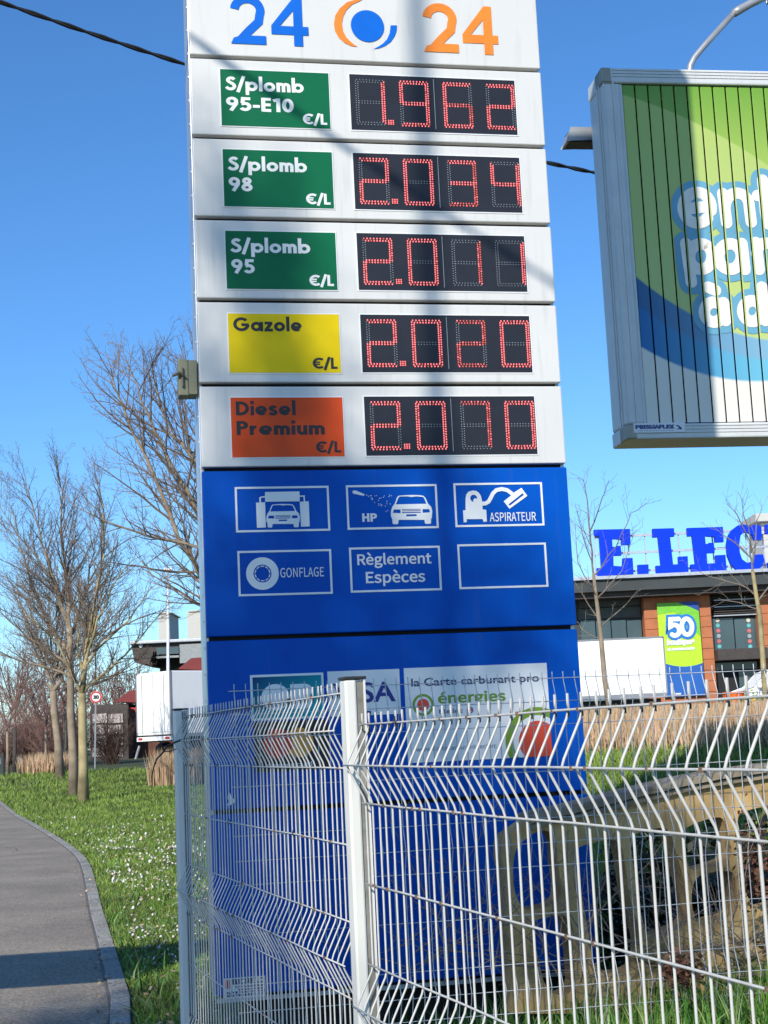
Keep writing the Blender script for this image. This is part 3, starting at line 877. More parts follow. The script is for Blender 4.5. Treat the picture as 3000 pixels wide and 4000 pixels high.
q = MB(); p0 = FP(*z5_(415, 620)); p1 = FP(*z5_(995, 595)); add_text(q, 'www.cartecarburant.leclerc', p0[0], p1[0], p0[1], p0[1] + 32 / 1.843 * SPX, 'sans', .004, y=-.004, caps='l')
q.build('lettering', mat('steel_text', (.10, .16, .26), .5), kc)
q = MB(); p0 = FP(*z5_(572, 274)); p1 = FP(*z5_(1060, 255)); add_text(q, 'énergies', p0[0], p1[0], p0[1], p0[1] + 58 / 1.843 * SPX, 'sans', .012, y=-.004, caps='n')
c0 = FP(*z5_(465, 283)); q.disc(c0[0], c0[1], 78 / 1.843 * SPX, -.004, 36, r_in=60 / 1.843 * SPX)
cb2 = FP(*z5_(1295, 545)); rb = 246 / 1.843 * SPX
def circ(c, r, n=60): return [(c[0] + r * math.cos(2 * math.pi * i / n), c[1] + r * math.sin(2 * math.pi * i / n)) for i in range(n)]
q.prism([clip_rect(circ(cb2, rb), x0, x1, z0, z1)], -.0042, None)
q.build('green_print', M_OLIVE, kc)
q = MB(); q.prism([clip_rect(circ(cb2, rb * .76), x0, x1, z0, z1)], -.0048, None); q.build('white_ring', M_PWHITE, kc)
q = MB(); q.prism([clip_rect(circ(cb2, rb * .60), x0, x1, z0, z1)], -.0054, None)
q.build('red_print', M_REDP, kc); q = MB(); q.disc(c0[0], c0[1], 44 / 1.843 * SPX, -.004, 30); q.build('red_disc', M_REDP, kc); q = MB(); c3 = FP(*z5_(808, 318)); q.disc(c3[0], c3[1], 12 / 1.843 * SPX, -.0048, 12); q.build('red_print', M_REDP, kc)
q = MB(); c3 = FP(*z5_(802, 320)); q.disc(c3[0], c3[1], 25 / 1.843 * SPX, -.004, 24, r_in=17 / 1.843 * SPX); q.build('blue_ring', M_CYN, kc)
# small maker's plate and torn sticker
ip, r4 = plate([z4_(412, 965), z4_(712, 940), z4_(715, 1085), z4_(418, 1115)], M_PWHITE, 'maker_plate', label='small white plate low on the pylon with a contact line')
x0, x1, z0, z1 = r4; w_ = x1 - x0; h_ = z1 - z0
q = MB(); add_text(q, 'INCRELD', x0 + .2 * w_, x0 + .97 * w_, z0 + .68 * h_, z0 + .95 * h_, 'sans', .02, y=-.004)
for i, (a_, b_) in enumerate(((.28, .95), (.32, .95), (.05, .98), (.05, .98))):
    zq = z0 + (.52 - .14 * i) * h_; x = x0 + a_ * w_
    while x < x0 + b_ * w_:
        l_ = rnd.uniform(.006, .02); q.box(x, min(x + l_, x0 + b_ * w_), -.0042, -.002, zq, zq + .07 * h_ * (1.4 if i > 1 else 1)); x += l_ + .004
q.build('lettering', M_NAVY, ip)
q = MB(); q.box(x0 + .03 * w_, x0 + .15 * w_, -.0042, -.002, z0 + .5 * h_, z0 + .92 * h_); q.build('emblem', M_REDP, ip)
q = MB(); q.prism([to_u([(445, 905), (462, 925), (470, 950), (487, 960), (490, 985), (470, 1000), (445, 1012), (438, 1000), (452, 975), (440, 960)], z3b)], -.003, .001)
q.build('torn_sticker', M_PWHITE, py_root)

# olive electrical box hung on the left flank
fb = FP
u0, zt_ = FP(708, 1400); u1, _ = FP(772, 1400); zb_ = FP(715, 1535)[1]
jb = empty('junction_box', FP.w(-.055, .03, zb_), YAW, 'olive green electrical box hung on the left edge of the price pylon', 'junction box')
hh = zt_ - zb_
q = MB(); q.box(-.045, .047, .0, .12, 0, hh); q.build('box_body', M_BOX, jb, bevel=.004)
q = MB(); q.box(-.052, .0, -.006, .10, -.006, hh + .002); q.build('box_lid', M_BOX, jb, bevel=.004)
q = MB(); q.tube([(-.03, -.012, hh * .75), (-.03, -.016, hh * .2)], .007, 6).tube([(-.085, -.02, hh * .50), (-.05, -.025, hh * .58), (-.015, -.02, hh * .48)], [.005, .011, .006], 6)
q.build('latch', mat('latch_metal', (.12, .11, .08), .5, metal=.5), jb)

# ------------------------------------------------------------------ near fence
FY = .3202
FB = Frame(1385, 2700, 3.95, 0)
Bp = Vector((FB.o.x, FB.o.y, 0))
fdir = Vector((-math.sin(FY), math.cos(FY), 0))
fyaw = math.atan2(fdir.y, fdir.x)         # local +x runs away from the camera along the fence
nf = empty('mesh_fence', Bp, fyaw, 'near white welded mesh fence with two thick posts in front of the pylon', 'fence')
def fence_profile(zs_top, H, folds, depth, side, spike=.03):
    """points (d,z) of one upright from top to bottom; folds measured down from the top wire"""
    pts = [(0, zs_top + spike), (0, zs_top - .012)]
    for f in folds:
        pts += [(0, zs_top - f - .0), (side * depth * .10, zs_top - f - .016), (side * depth * .88, zs_top - f - .085), (side * depth, zs_top - f - .1), (side * depth * .88, zs_top - f - .115), (side * depth * .10, zs_top - f - .184), (0, zs_top - f - .2)]
    pts.append((0, zs_top - H))
    out = []
    for p in pts:
        if not out or abs(out[-1][1] - p[1]) > .004: out.append(p)
    return out
def make_panel(root, x0, x1, ztop, H, folds, depth, side, pitch, r, rh, material, hz, n=6):
    prof = fence_profile(ztop, H, folds, depth, side)
    q = MB(); q.tube([(0, d, z) for d, z in prof], r, n)
    me = q.mesh('vertical_wire', material, True)
    k = 0
    xs = []
    x = x0 + pitch * .6
    while x < x1 - .01:
        o = link('vertical_wire', me, root); o.location = (x, 0, 0); o.rotation_euler = (rnd.gauss(0, .0006), rnd.gauss(0, .0008), 0)
        xs.append(x); x += pitch
    for h in hz:
        tip = any(abs(h - f - .1) < .001 for f in folds)
        d = side * (depth + r + rh * .8) if tip else side * (r + rh * .8)
        q = MB(); q.tube([(x0 + .004 + (x1 - x0 - .008) * i / 8, d + rnd.gauss(0, .0008), ztop - h + rnd.gauss(0, .0008)) for i in range(9)], rh, n)
        q.build('cross_wire', material, root, smooth=True)
    return xs
zt_B = None
def zat(px, py, P, yaw_dir):      # height where the ray crosses the vertical plane through P along yaw_dir
    nrm = Vector((-yaw_dir.y, yaw_dir.x, 0)); d = ray(px, py)
    t = (P - CAM).dot(nrm) / d.dot(nrm)
    return (CAM + d * t)
pR = zat(1440.7, 2830.6, Bp, fdir); pL = zat(1331, 2708.5, Bp, fdir)
HZ = [0, .1, .2, .4, .6, .7, .8, 1.0, 1.2, 1.3, 1.4, 1.6]
FO = [0, .6, 1.2]
LOC = lambda p: (p - Bp).dot(fdir)
make_panel(nf, .035, 2.48, pL.z, 1.72, FO, .044, 1, .0500, .0024, .0022, M_WIRE, HZ)
make_panel(nf, -2.6, -.035, pR.z, 1.72, FO, .046, 1, .0545, .0027, .0025, M_WIRE, HZ)
def post(root, x, ztop, h=2.0):
    q = MB()
    # front tube with open slot channel on the far side
    q.box(x - .026, x + .026, .002, .034, ztop - h, ztop)
    q.build('post', M_POST, root, bevel=.006)
    q = MB(); q.box(x - .020, x + .020, -.017, .0015, ztop - h, ztop - .004)
    q.build('post_channel', M_POSTIN, root, bevel=.002)
    q = MB(); q.box(x - .025, x - .009, -.0225, -.0175, ztop - h, ztop - .002).box(x + .009, x + .025, -.0225, -.0175, ztop - h, ztop - .002)
    q.build('channel_lip', M_POST, root)
    q = MB(); q.box(x - .029, x + .029, -.025, .037, ztop, ztop + .008)
    q.build('post_cap', M_CAP, root, bevel=.002)
    q = MB()
    for dz in (.13, .73, 1.33):
        q.box(x - .025, x + .025, -.030, -.023, ztop - dz - .012, ztop - dz + .012)
    q.build('clips', M_CAP, root)['kind'] = 'stuff'
pB = zat(1385, 2655, Bp, fdir)
post(nf, 0, pB.z + .0)
post(nf, 2.515, zat(707, 2775, Bp, fdir).z)
q = MB()
for (xa, xb, zt_w, pitch) in ((.035, 2.48, pL.z, .05), (-2.6, -.035, pR.z, .0545)):
    x = xa + pitch * .6
    while x < xb - .01:
        for h in HZ:
            if rnd.random() < .13:
                d = .049 if h in (.1, .7, 1.3) else .004
                s_ = rnd.uniform(.0030, .0042); q.box(x - s_, x + s_, d - .001, d + .0055, zt_w - h - s_, zt_w - h + s_)
        x += pitch
q.build('weld_marks', mat('rusty_weld', (.16, .10, .06), .9, var=.3), nf)['kind'] = 'stuff'
# old twisted ties left on the wires
q = MB()
for i in range(14):
    x = rnd.uniform(-2.2, 2.3); z = (pR.z if x < 0 else pL.z) - rnd.choice([0, .2, .4, .8, 1.0]); 
    pts = [(x + rnd.gauss(0, .006), rnd.gauss(.004, .006), z + rnd.gauss(0, .008)) for _ in range(7)]
    q = MB(); q.tube(pts, .0011, 4); q.build('tie_wire', M_CABLE, nf)

# ------------------------------------------------------------------ back fence
PBk = at(1440.7, 2679, 6.45); Ok = Vector((PBk.x, PBk.y, 0))
bdir = Vector((math.cos(YAW), math.sin(YAW), 0))
Apos = Bp + fdir * 2.515
s0 = (Apos - Ok).dot(bdir) + .19
bk = empty('rear_mesh_fence', Ok, YAW, 'rear grey welded mesh fence with thin wires close in front of the pylon', 'fence')
ztb = PBk.z
make_panel(bk, s0, s0 + 2.5, ztb, 1.72, FO, .040, -1, .0500, .0023, .0020, M_WIRE2, HZ, n=5)
post(bk, s0 + 2.53, ztb + .02)
make_panel(bk, s0 + 2.56, s0 + 4.6, ztb, 1.72, FO, .040, -1, .0500, .0023, .0020, M_WIRE2, HZ, n=5)
# ------------------------------------------------------------------ rustic concrete balustrade
FC = Frame(2250, 3200, 7.15, YAW)
ab = Frame
A = lambda x, y: FC(1850 + x / 2.765, 2950 + y / 2.765)
L_ = lambda pts: [FC(*p) for p in pts]
outer = [(2000, 3960), (1996, 3700), (1985, 3560), (1972, 3400), (1962, 3348), (1962, 3297), (1984, 3261), (2067, 3204), (2130, 3184), (2212, 3170), (2356, 3134), (2450, 3109), (2508, 3096), (2653, 3061), (2798, 3033), (3000, 3004), (3220, 2985), (3420, 2990), (3600, 3010), (3640, 3960)]
holes = [
 [(2013, 3472), (2010, 3400), (2013, 3355), (2024, 3312), (2067, 3272), (2103, 3252), (2140, 3250), (2168, 3283), (2175, 3384), (2186, 3450), (2184, 3515), (2150, 3535), (2074, 3552), (2040, 3540)],
 [(2081, 3610), (2120, 3590), (2197, 3574), (2218, 3600), (2226, 3653), (2240, 3760), (2245, 3880), (2139, 3880), (2103, 3725)],
 [(2251, 3333), (2277, 3312), (2331, 3297), (2392, 3285), (2420, 3304), (2432, 3348), (2440, 3400), (2458, 3527), (2490, 3617), (2506, 3700), (2480, 3790), (2330, 3800), (2306, 3653), (2284, 3508), (2262, 3420)],
 [(2465, 3272), (2537, 3249), (2588, 3240), (2615, 3255), (2626, 3290), (2650, 3384), (2668, 3436), (2686, 3527), (2690, 3600), (2617, 3632), (2535, 3655), (2518, 3600), (2505, 3545), (2487, 3431), (2472, 3312)],
 [(2671, 3250), (2707, 3223), (2798, 3194), (2825, 3203), (2843, 3275), (2856, 3340), (2834, 3365), (2762, 3386), (2700, 3400), (2682, 3340)],
 [(2722, 3431), (2762, 3413), (2855, 3402), (2868, 3436), (2880, 3527), (2868, 3574), (2798, 3590), (2728, 3608), (2708, 3540), (2708, 3480)],
 [(2886, 3200), (2906, 3176), (3000, 3155), (3090, 3140), (3110, 3200), (3120, 3400), (3110, 3500), (3000, 3540), (2944, 3540), (2916, 3472), (2905, 3400), (2895, 3275)],
 [(3180, 3150), (3300, 3135), (3380, 3160), (3390, 3400), (3370, 3500), (3210, 3520), (3190, 3400)]]
def grow_loop(P, f=1.07):
    cx = sum(p[0] for p in P) / len(P); cy = sum(p[1] for p in P) / len(P)
    return [(cx + (x - cx) * f, cy + (y - cy) * (1 + (f - 1) * .6)) for x, y in P]
def round_loop(P, it=2):
    for _ in range(it):
        Q = []
        for i in range(len(P)):
            a, b = P[i], P[(i + 1) % len(P)]
            Q += [(a[0] * .75 + b[0] * .25, a[1] * .75 + b[1] * .25), (a[0] * .25 + b[0] * .75, a[1] * .25 + b[1] * .75)]
        P = Q
    return P
bal = empty('concrete_balustrade', FC.o, YAW, 'ochre rustic concrete balustrade with branch shaped openings between fence and pylon', 'balustrade')
q = MB(); q.prism([L_(outer)] + [L_(round_loop(grow_loop(h), 2)) for h in holes], 0, .16)
q.build('openwork_wall', M_CONC, bal, bevel=.012)
toppx = [(1984, 3261), (2067, 3204), (2130, 3184), (2212, 3170), (2356, 3134), (2450, 3109), (2508, 3096), (2653, 3061), (2798, 3033), (3000, 3004), (3220, 2985), (3420, 2990)]
tp = [FC(*p) for p in toppx]
def lip(name, dz0, dz1, y0, y1, material):
    q = MB()
    for a, b in zip(tp[1:], tp[2:]):
        i = len(q.v)
        for p in (a, b):
            q.v += [(p[0], y0, p[1] + dz0), (p[0], y1, p[1] + dz0), (p[0], y1, p[1] + dz1), (p[0], y0, p[1] + dz1)]
        q.f += [(i, i + 4, i + 5, i + 1), (i + 1, i + 5, i + 6, i + 2), (i + 2, i + 6, i + 7, i + 3), (i + 3, i + 7, i + 4, i)]
        if a is tp[1]: q.f.append((i, i + 1, i + 2, i + 3))
    q.build(name, material, bal)
lip('coping', -.012, .022, -.05, .21, M_LIP)
lip('moulding', -.042, -.020, -.030, -.001, M_LIP)
# rock-work foot with individual stones
rs = random.Random(3)
for i in range(46):
    px = rs.uniform(2520, 3250); base = np.interp(px, [2500, 3000, 3300], [3690, 3590, 3560])
    py = base + rs.uniform(0, 190)
    u, z = FC(px, py); s = rs.uniform(.03, .065)
    q = MB()
    n = 7; ring = []
    for j in range(n):
        a = 2 * math.pi * j / n + rs.uniform(-.2, .2); ring.append((u + s * 1.2 * math.cos(a) * rs.uniform(.8, 1.1), z + s * .8 * math.sin(a) * rs.uniform(.8, 1.1)))
    i0 = len(q.v)
    q.v += [(a, 0.01, b) for a, b in ring] + [(u + (a - u) * .72, -.03 - rs.random() * .025, z + (b - z) * .72) for a, b in ring]
    for j in range(n):
        q.f.append((j, (j + 1) % n, n + (j + 1) % n, n + j))
    q.f.append(tuple(range(n, 2 * n)))
    q.build('stone', M_STONE, bal)

# ------------------------------------------------------------------ billboard
YB = R(8.6)
FBb = Frame(2394, 900, 13.0, YB)
zT = FBb(2322, 262)[1]; zB = FBb(2440, 1716)[1]
bb = empty('billboard', FBb.o, YB, 'raised trivision billboard in aluminium frame with green and blue slatted poster', 'billboard')
uL = 0.0
BWd = 4.5
DB = .46
zt2 = FBb(2400, 322)[1]; zb2 = FBb(2520, 1655)[1]
ul2 = (FBb(2425, 330)[0] + FBb(2540, 1640)[0]) / 2
zbb = FBb(2480, 1715)[1]
# frame members
q = MB(); q.box(.0, BWd, .0, DB, zT - (zT - zt2), zT); q.build('top_beam', M_BFRAME, bb, bevel=.015)
q = MB(); q.box(.0, BWd, .0, DB, zB, zb2); q.build('bottom_beam', M_BFRAME, bb, bevel=.015)
q = MB(); q.box(.004, ul2 - .03, .006, DB - .01, zb2 + .002, zt2 - .002); q.build('side_frame', M_BFRAME, bb, bevel=.02)
q = MB(); q.box(ul2 - .028, ul2 - .004, .03, .2, zb2 + .003, zt2 - .003); q.build('inner_rail', M_BFRAME, bb)
q = MB(); q.box(BWd - .2, BWd - .004, .006, DB - .01, zb2 + .002, zt2 - .002); q.build('side_frame', M_BFRAME, bb, bevel=.02)
q = MB()
for (a_, b_) in ((zt2 + .0, zT), (zB, zb2)):
    q = MB(); q.box(-.006, .085, -.008, .20, a_ + .004, b_ - .004); q.build('corner_block', M_BCORNER, bb, bevel=.008)
for dz in (.03, .06, .09):
    q = MB(); q.box(.10, BWd - .02, -.004, -.001, zT - dz, zT - dz + .004); q.build('beam_rib', M_BCORNER, bb)
    q = MB(); q.box(.10, BWd - .02, -.004, -.001, zB + dz + .02, zB + dz + .024); q.build('beam_rib', M_BCORNER, bb)
q = MB(); q.box(.09, .105, -.012, .004, zb2 + .004, zt2 - .004); q.build('side_rib', M_BFRAME, bb)
q = MB(); q.box(.006, .012, -.004, .004, zb2 + .004, zt2 - .004); q.build('side_rib', M_BFRAME, bb)
for v_ in (.10, .16): 
    q = MB(); q.box(-.006, .002, v_, v_ + .02, zB + .01, zT - .01); q.build('flank_rib', M_BFRAME, bb)
q = MB(); q.box(.05, BWd - .05, DB - .12, DB - .1, zb2 + .01, zt2 - .01); q.build('back_sheet', M_GAP, bb)
q = MB(); q.box(BWd * .5 - .15, BWd * .5 + .15, .1, .4, -.2, zB - .003); q.build('mast', M_GALV, bb)
# slats with the print as one picture spread over them
MPST = bpy.data.materials.new('poster_print'); MPST.use_nodes = True
nt2 = MPST.node_tree; pb = nt2.nodes['Principled BSDF']; pb.inputs['Roughness'].default_value = .4
u2 = ul2; PW = BWd - .22 - u2; PH = zt2 - zb2
tcn = nt2.nodes.new('ShaderNodeUVMap'); tcn.uv_map = 'poster'
sep = nt2.nodes.new('ShaderNodeSeparateXYZ'); nt2.links.new(tcn.outputs[0], sep.inputs[0])
def mth(op, a, b=None, c=None):
    n = nt2.nodes.new('ShaderNodeMath'); n.operation = op
    for i, x in enumerate((a, b, c)):
        if x is None: continue
        if isinstance(x, (int, float)): n.inputs[i].default_value = x
        else: nt2.links.new(x, n.inputs[i])
    return n.outputs[0]
U, Vv = sep.outputs['X'], sep.outputs['Y']       # metres from the poster's left edge and from its top
def mixc(fac, c1, c2):
    n = nt2.nodes.new('ShaderNodeMix'); n.data_type = 'RGBA'; nt2.links.new(fac, n.inputs[0])
    for i, c in ((6, c1), (7, c2)):
        if isinstance(c, tuple): n.inputs[i].default_value = (*c, 1)
        else: nt2.links.new(c, n.inputs[i])
    return n.outputs[2]
def step(x, wd=.012):      # 0..1 across x=0
    n = nt2.nodes.new('ShaderNodeMapRange'); n.inputs[1].default_value = -wd; n.inputs[2].default_value = wd; nt2.links.new(x, n.inputs[0]); return n.outputs[0]
def ramp01(x, a, b):
    n = nt2.nodes.new('ShaderNodeMapRange'); n.inputs[1].default_value = a; n.inputs[2].default_value = b; nt2.links.new(x, n.inputs[0]); return n.outputs[0]
# picture curves, measured in metres: v(u)
def curve_v(pts):
    """pts: source pixels on a curve -> quadratic v(u)"""
    P = [FBb(*p) for p in pts]; us = [p[0] - u2 for p in P]; vs_ = [zt2 - p[1] for p in P]
    c = np.polyfit(us, vs_, 2)
    return mth('ADD', mth('MULTIPLY', mth('ADD', mth('MULTIPLY', U, float(c[0])), float(c[1])), U), float(c[2]))
zr = lambda x, y: (2100 + x / 1.2289, y / 1.2289)
light = mixc(ramp01(Vv, .0, 2.2), (.38, .50, .12), (.46, .56, .19))
darkg = mixc(ramp01(Vv, .0, .7), (.15, .33, .03), (.30, .45, .08))
c_top = curve_v([zr(410, 440), zr(560, 510), zr(800, 600), zr(960, 680), zr(1106, 790)])
col = mixc(step(mth('SUBTRACT', Vv, c_top), .01), darkg, light)
c_b1 = curve_v([zr(490, 1335), zr(640, 1440), zr(820, 1540), zr(960, 1600), zr(1106, 1625)])
c_b2 = curve_v([zr(505, 1480), zr(640, 1560), zr(820, 1650), zr(960, 1700), zr(1106, 1720)])
c_b3 = curve_v([zr(520, 1670), zr(640, 1735), zr(820, 1795), zr(960, 1820), zr(1106, 1825)])
gb = ramp01(U, .0, 1.6)
col = mixc(step(mth('SUBTRACT', Vv, c_b1)), col, mixc(gb, (.008, .10, .26), (.28, .52, .66)))
col = mixc(step(mth('SUBTRACT', Vv, c_b2)), col, mixc(gb, (.0, .13, .38), (.20, .58, .68)))
col = mixc(step(mth('SUBTRACT', Vv, c_b3)), col, (.72, .70, .62))
nt2.links.new(col, pb.inputs['Base Color'])
SW = (FBb(2100 + 1035 / 1.2289, 1400)[0] - FBb(2100 + 540 / 1.2289, 1400)[0]) / 7
SW = .1255
ns = int(PW / SW)
smesh = None
for i in range(ns):
    x = u2 + i * SW
    q = MB()
    hw = SW - .012
    z0, z1 = zb2 + .012, zt2 - .012
    prof = [(0.000, .036), (.006, .030), (hw - .006, .030), (hw, .036), (hw * .5, .12)]
    k = len(prof)
    for a, b in prof: q.v.append((x + a, b, z0))
    for a, b in prof: q.v.append((x + a, b, z1))
    for j in range(k): q.f.append((j, (j + 1) % k, k + (j + 1) % k, k + j))
    q.f.append(tuple(range(k - 1, -1, -1))); q.f.append(tuple(range(k, 2 * k)))
    me = q.mesh('slat', MPST)
    uv = me.uv_layers.new(name='poster')
    for lp in me.loops:
        co = me.vertices[lp.vertex_index].co
        uv.data[lp.index].uv = (co.x - u2, zt2 - co.z)
    o = link('slat', me, bb); o.rotation_euler = (0, 0, 0)
# rounded lettering cut by the slats
def cutter(polys, y):
    """polys in (u,z) convex quads/ngons clipped to every slat"""
    mb = MB()
    for P in polys:
        xs = [p[0] for p in P]
        i0 = max(0, int((min(xs) - u2) / SW)); i1 = int((max(xs) - u2) / SW)
        for i in range(i0, min(i1, ns - 1) + 1):
            a = u2 + i * SW + .007; b = a + SW - .026
            c = clip_rect(P, a, b, zb2, zt2)
            if len(c) >= 3:
                j = len(mb.v); yy = y - rnd.random() * .0012
                mb.v += [(p[0], yy, p[1]) for p in c]; mb.f.append(tuple(range(j, j + len(c))))
    return mb
def glyph_strokes():
    """poster letters in source px -> list of (polyline, closed)"""
    G = []
    zz = zr
    def E(cx, cy, rx, ry, a0, a1, n=18): G.append([zz(cx + rx * math.cos(R(a0 + (a1 - a0) * k / n)), cy - ry * math.sin(R(a0 + (a1 - a0) * k / n))) for k in range(n + 1)])
    def Ln(*p): G.append([zz(*a) for a in p])
    # en t
    E(770, 993, 68, 74, -10 + 0, 330 - 12); Ln((708, 1000), (835, 985))
    Ln((893, 925), (912, 1065)); E(962, 985, 58, 62, 180, 0); Ln((1020, 985), (1030, 1062))
    Ln((1085, 860), (1098, 1010), (1110, 1070), (1150, 1085)); Ln((1060, 935), (1150, 930))
    # par
    Ln((715, 1165), (742, 1350)); E(788, 1228, 55, 62, 0, 360)
    E(928, 1228, 55, 62, 0, 360); Ln((985, 1165), (1000, 1290))
    Ln((1053, 1160), (1068, 1290)); E(1100, 1215, 45, 52, 180, 60)
    # a d
    E(850, 1495, 46, 48, 0, 360); Ln((897, 1450), (907, 1535)); Ln((822, 1375), (858, 1390))
    E(1035, 1490, 46, 50, 0, 360); Ln((1082, 1375), (1098, 1535))
    return G
GS = [[FBb(*p, -.0) for p in g] for g in glyph_strokes()]
def stroke_polys(lines, wd, cap=True):
    out = []
    for L in lines:
        P = [Vector(p) for p in L]
        for a, b in zip(P, P[1:]):
            d = (b - a).normalized() if (b - a).length > 1e-6 else Vector((1, 0)); n = Vector((-d.y, d.x)) * wd / 2
            out.append([tuple(a + n), tuple(a - n), tuple(b - n), tuple(b + n)])
        for p in P: out.append([(p.x + wd / 2 * math.cos(2 * math.pi * k / 16), p.y + wd / 2 * math.sin(2 * math.pi * k / 16)) for k in range(16)])
    return out
cutter(stroke_polys(GS, .235), .026).build('halo_print', mat('poster_halo_blue', (.13, .34, .47), .4, var=.12, scale=2), bb)
cutter(stroke_polys(GS, .110), .0222).build('lettering', mat('poster_lettering_white', (.80, .77, .68), .4), bb)
# maker's plate
p0 = FBb(*zr(458, 2033)); p1 = FBb(*zr(707, 2075))
q = MB(); q.box(p0[0], p1[0], -.012, .003, p1[1] + .0, p0[1]); mp = q.build('maker_plate', M_PWHITE, bb)
q = MB(); a_ = FBb(*zr(468, 2070)); b_ = FBb(*zr(655, 2042)); hp = (p0[1] - p1[1])
add_text(q, 'PRISMAFLEX', a_[0], b_[0], p1[1] + .38 * hp, p1[1] + .80 * hp, 'sans', .03, y=-.013)
add_text(q, 'INTERNATIONAL', a_[0] + .03, b_[0] - .01, p1[1] + .14 * hp, p1[1] + .26 * hp, 'sans', .0, y=-.013, spacing=1.2)
q.prism([[FBb(*zr(*p)) for p in ((660, 2042), (672, 2042), (690, 2055), (690, 2062), (664, 2062), (678, 2056))]], -.014, None)
q.build('lettering', mat('plate_blue', (.03, .06, .22), .5), mp)

# ------------------------------------------------------------------ overhead cable (twisted pair) behind pylon
def cable(name, P, r, label, twist=1.1):
    root = empty(name, P[0], 0, label, 'cable')
    for s_ in (0, 1):
        q = MB(); pp = []
        for i, p in enumerate(P):
            an = i * twist + math.pi * s_
            pp.append(p - P[0] + Vector((0, math.cos(an), math.sin(an))) * r * .8)
        q.tube(pp, r, 5); q.build('strand', M_CABLE, root)
a = at(0, 8, 24); b = at(2310, 672, 30)
P = [a + (b - a) * s_ + Vector((0, 0, .9 * s_ * (s_ - 1))) for s_ in [-1.2 + 2.9 * i / 170 for i in range(171)]]
cable('overhead_cable', P, .028, 'black twisted overhead cable running behind the price pylon')

# ------------------------------------------------------------------ lighting arms on the back of the billboard
def bl(px, py, v):
    u, z = FBb(px, py, v); return Vector((u, v, z))
VA = DB + .35
q = MB(); q.tube([bl(2690, 420, DB - .02), bl(2690, 420, VA), bl(2692, 300, VA), bl(2696, 258, VA), bl(2712, 226, VA), bl(2751, 179, VA), bl(2873, 45, VA)], .032, 8); q.build('light_arm', M_GALV, bb, smooth=True)
q = MB(); q.tube([bl(2866, 53, VA), bl(2885, 40, VA), bl(2930, 15, VA), bl(3010, -22, VA)], [.042, .045, .042, .038], 8); q.build('arm_sleeve', M_GALV, bb, smooth=True)
e_ = bl(3010, -22, VA)
q = MB(); q.prism([[(e_.x, e_.z - .05), (e_.x + .5, e_.z + .08), (e_.x + .5, e_.z + .13), (e_.x + .08, e_.z + .09), (e_.x, e_.z + .04)]], VA - .1, VA + .1); q.build('luminaire', M_GALV, bb, bevel=.01)
q = MB(); q.tube([bl(2400, 545, DB - .02), bl(2400, 545, VA), bl(2330, 545, VA)], .03, 8); q.build('light_arm', M_GALV, bb, smooth=True)
h0 = bl(2206, 565, VA); h1 = bl(2345, 518, VA)
q = MB(); q.prism([[(h0.x, h0.z), (h1.x, h0.z + .015), (h1.x, h1.z), (h0.x + .045, h1.z), (h0.x + .012, h0.z + .05)]], VA - .11, VA + .11); q.build('luminaire', M_GALV, bb, bevel=.008)
q = MB(); q.box(h0.x + .03, h1.x - .02, VA - .09, VA + .09, h0.z - .010, h0.z + .004); q.build('lamp_glass', M_DARK, bb)

# ------------------------------------------------------------------ trees
def perp(d, rng):
    v = Vector((rng.gauss(0, 1), rng.gauss(0, 1), rng.gauss(0, 1)))
    v -= d * v.dot(d)
    return v.normalized()
def limb_points(p, d, L, n, rng, wander, up):
    pts = [p.copy()]
    for k in range(n):
        d = (d + Vector((rng.gauss(0, wander), rng.gauss(0, wander), rng.gauss(0, wander) + up))).normalized()
        p = p + d * (L / n); pts.append(p.copy())
    return pts
def twigs(mb, pts, r0, lvl, rng, cfg, tstart=.12):
    """side shoots along a limb"""
    n = len(pts) - 1
    total = sum((pts[k + 1] - pts[k]).length for k in range(n))
    sp, LR_, ang = cfg['spacing'][lvl], cfg['ratio'][lvl], cfg['angle'][lvl]
    m = max(1, int(total / sp))
    for i in range(m):
        t = tstart + (1 - tstart) * (i + rng.random()) / m
        k = min(n - 1, int(t * n)); f = t * n - k
        p = pts[k].lerp(pts[k + 1], min(1, f)); d = (pts[k + 1] - pts[k]).normalized()
        a = R(ang + rng.gauss(0, 9))
        nd = d * math.cos(a) + perp(d, rng) * math.sin(a)
        nd = (nd + Vector((0, 0, cfg['lift'][lvl]))).normalized()
        L = total * LR_ * (1.05 - .65 * t) * rng.uniform(.6, 1.25)
        if lvl == 0: L = max(L, cfg.get('minl', .5))
        L = max(L, .10)
        r = max(cfg['rmin'], r0 * (1 - .7 * t) * cfg['rr'][lvl])
        nn = cfg['n'][lvl]
        q = limb_points(p, nd, L, nn, rng, cfg['wander'], cfg['up'])
        rads = [max(cfg['rmin'] * .7, r * (1 - .75 * j / nn)) for j in range(nn + 1)]
        mb.tube(q, rads, 4 if r > .015 else 3, cap=False)
        if lvl + 1 < cfg['levels']: twigs(mb, q, r, lvl + 1, rng, cfg, .15)
CFG = dict(levels=3, spacing=[.20, .14, .115], ratio=[.46, .43, .35], angle=[42, 42, 48], lift=[.18, .12, .06], rr=[.5, .55, .6], n=[5, 4, 2], wander=.10, up=.05, rmin=.005, minl=.6)
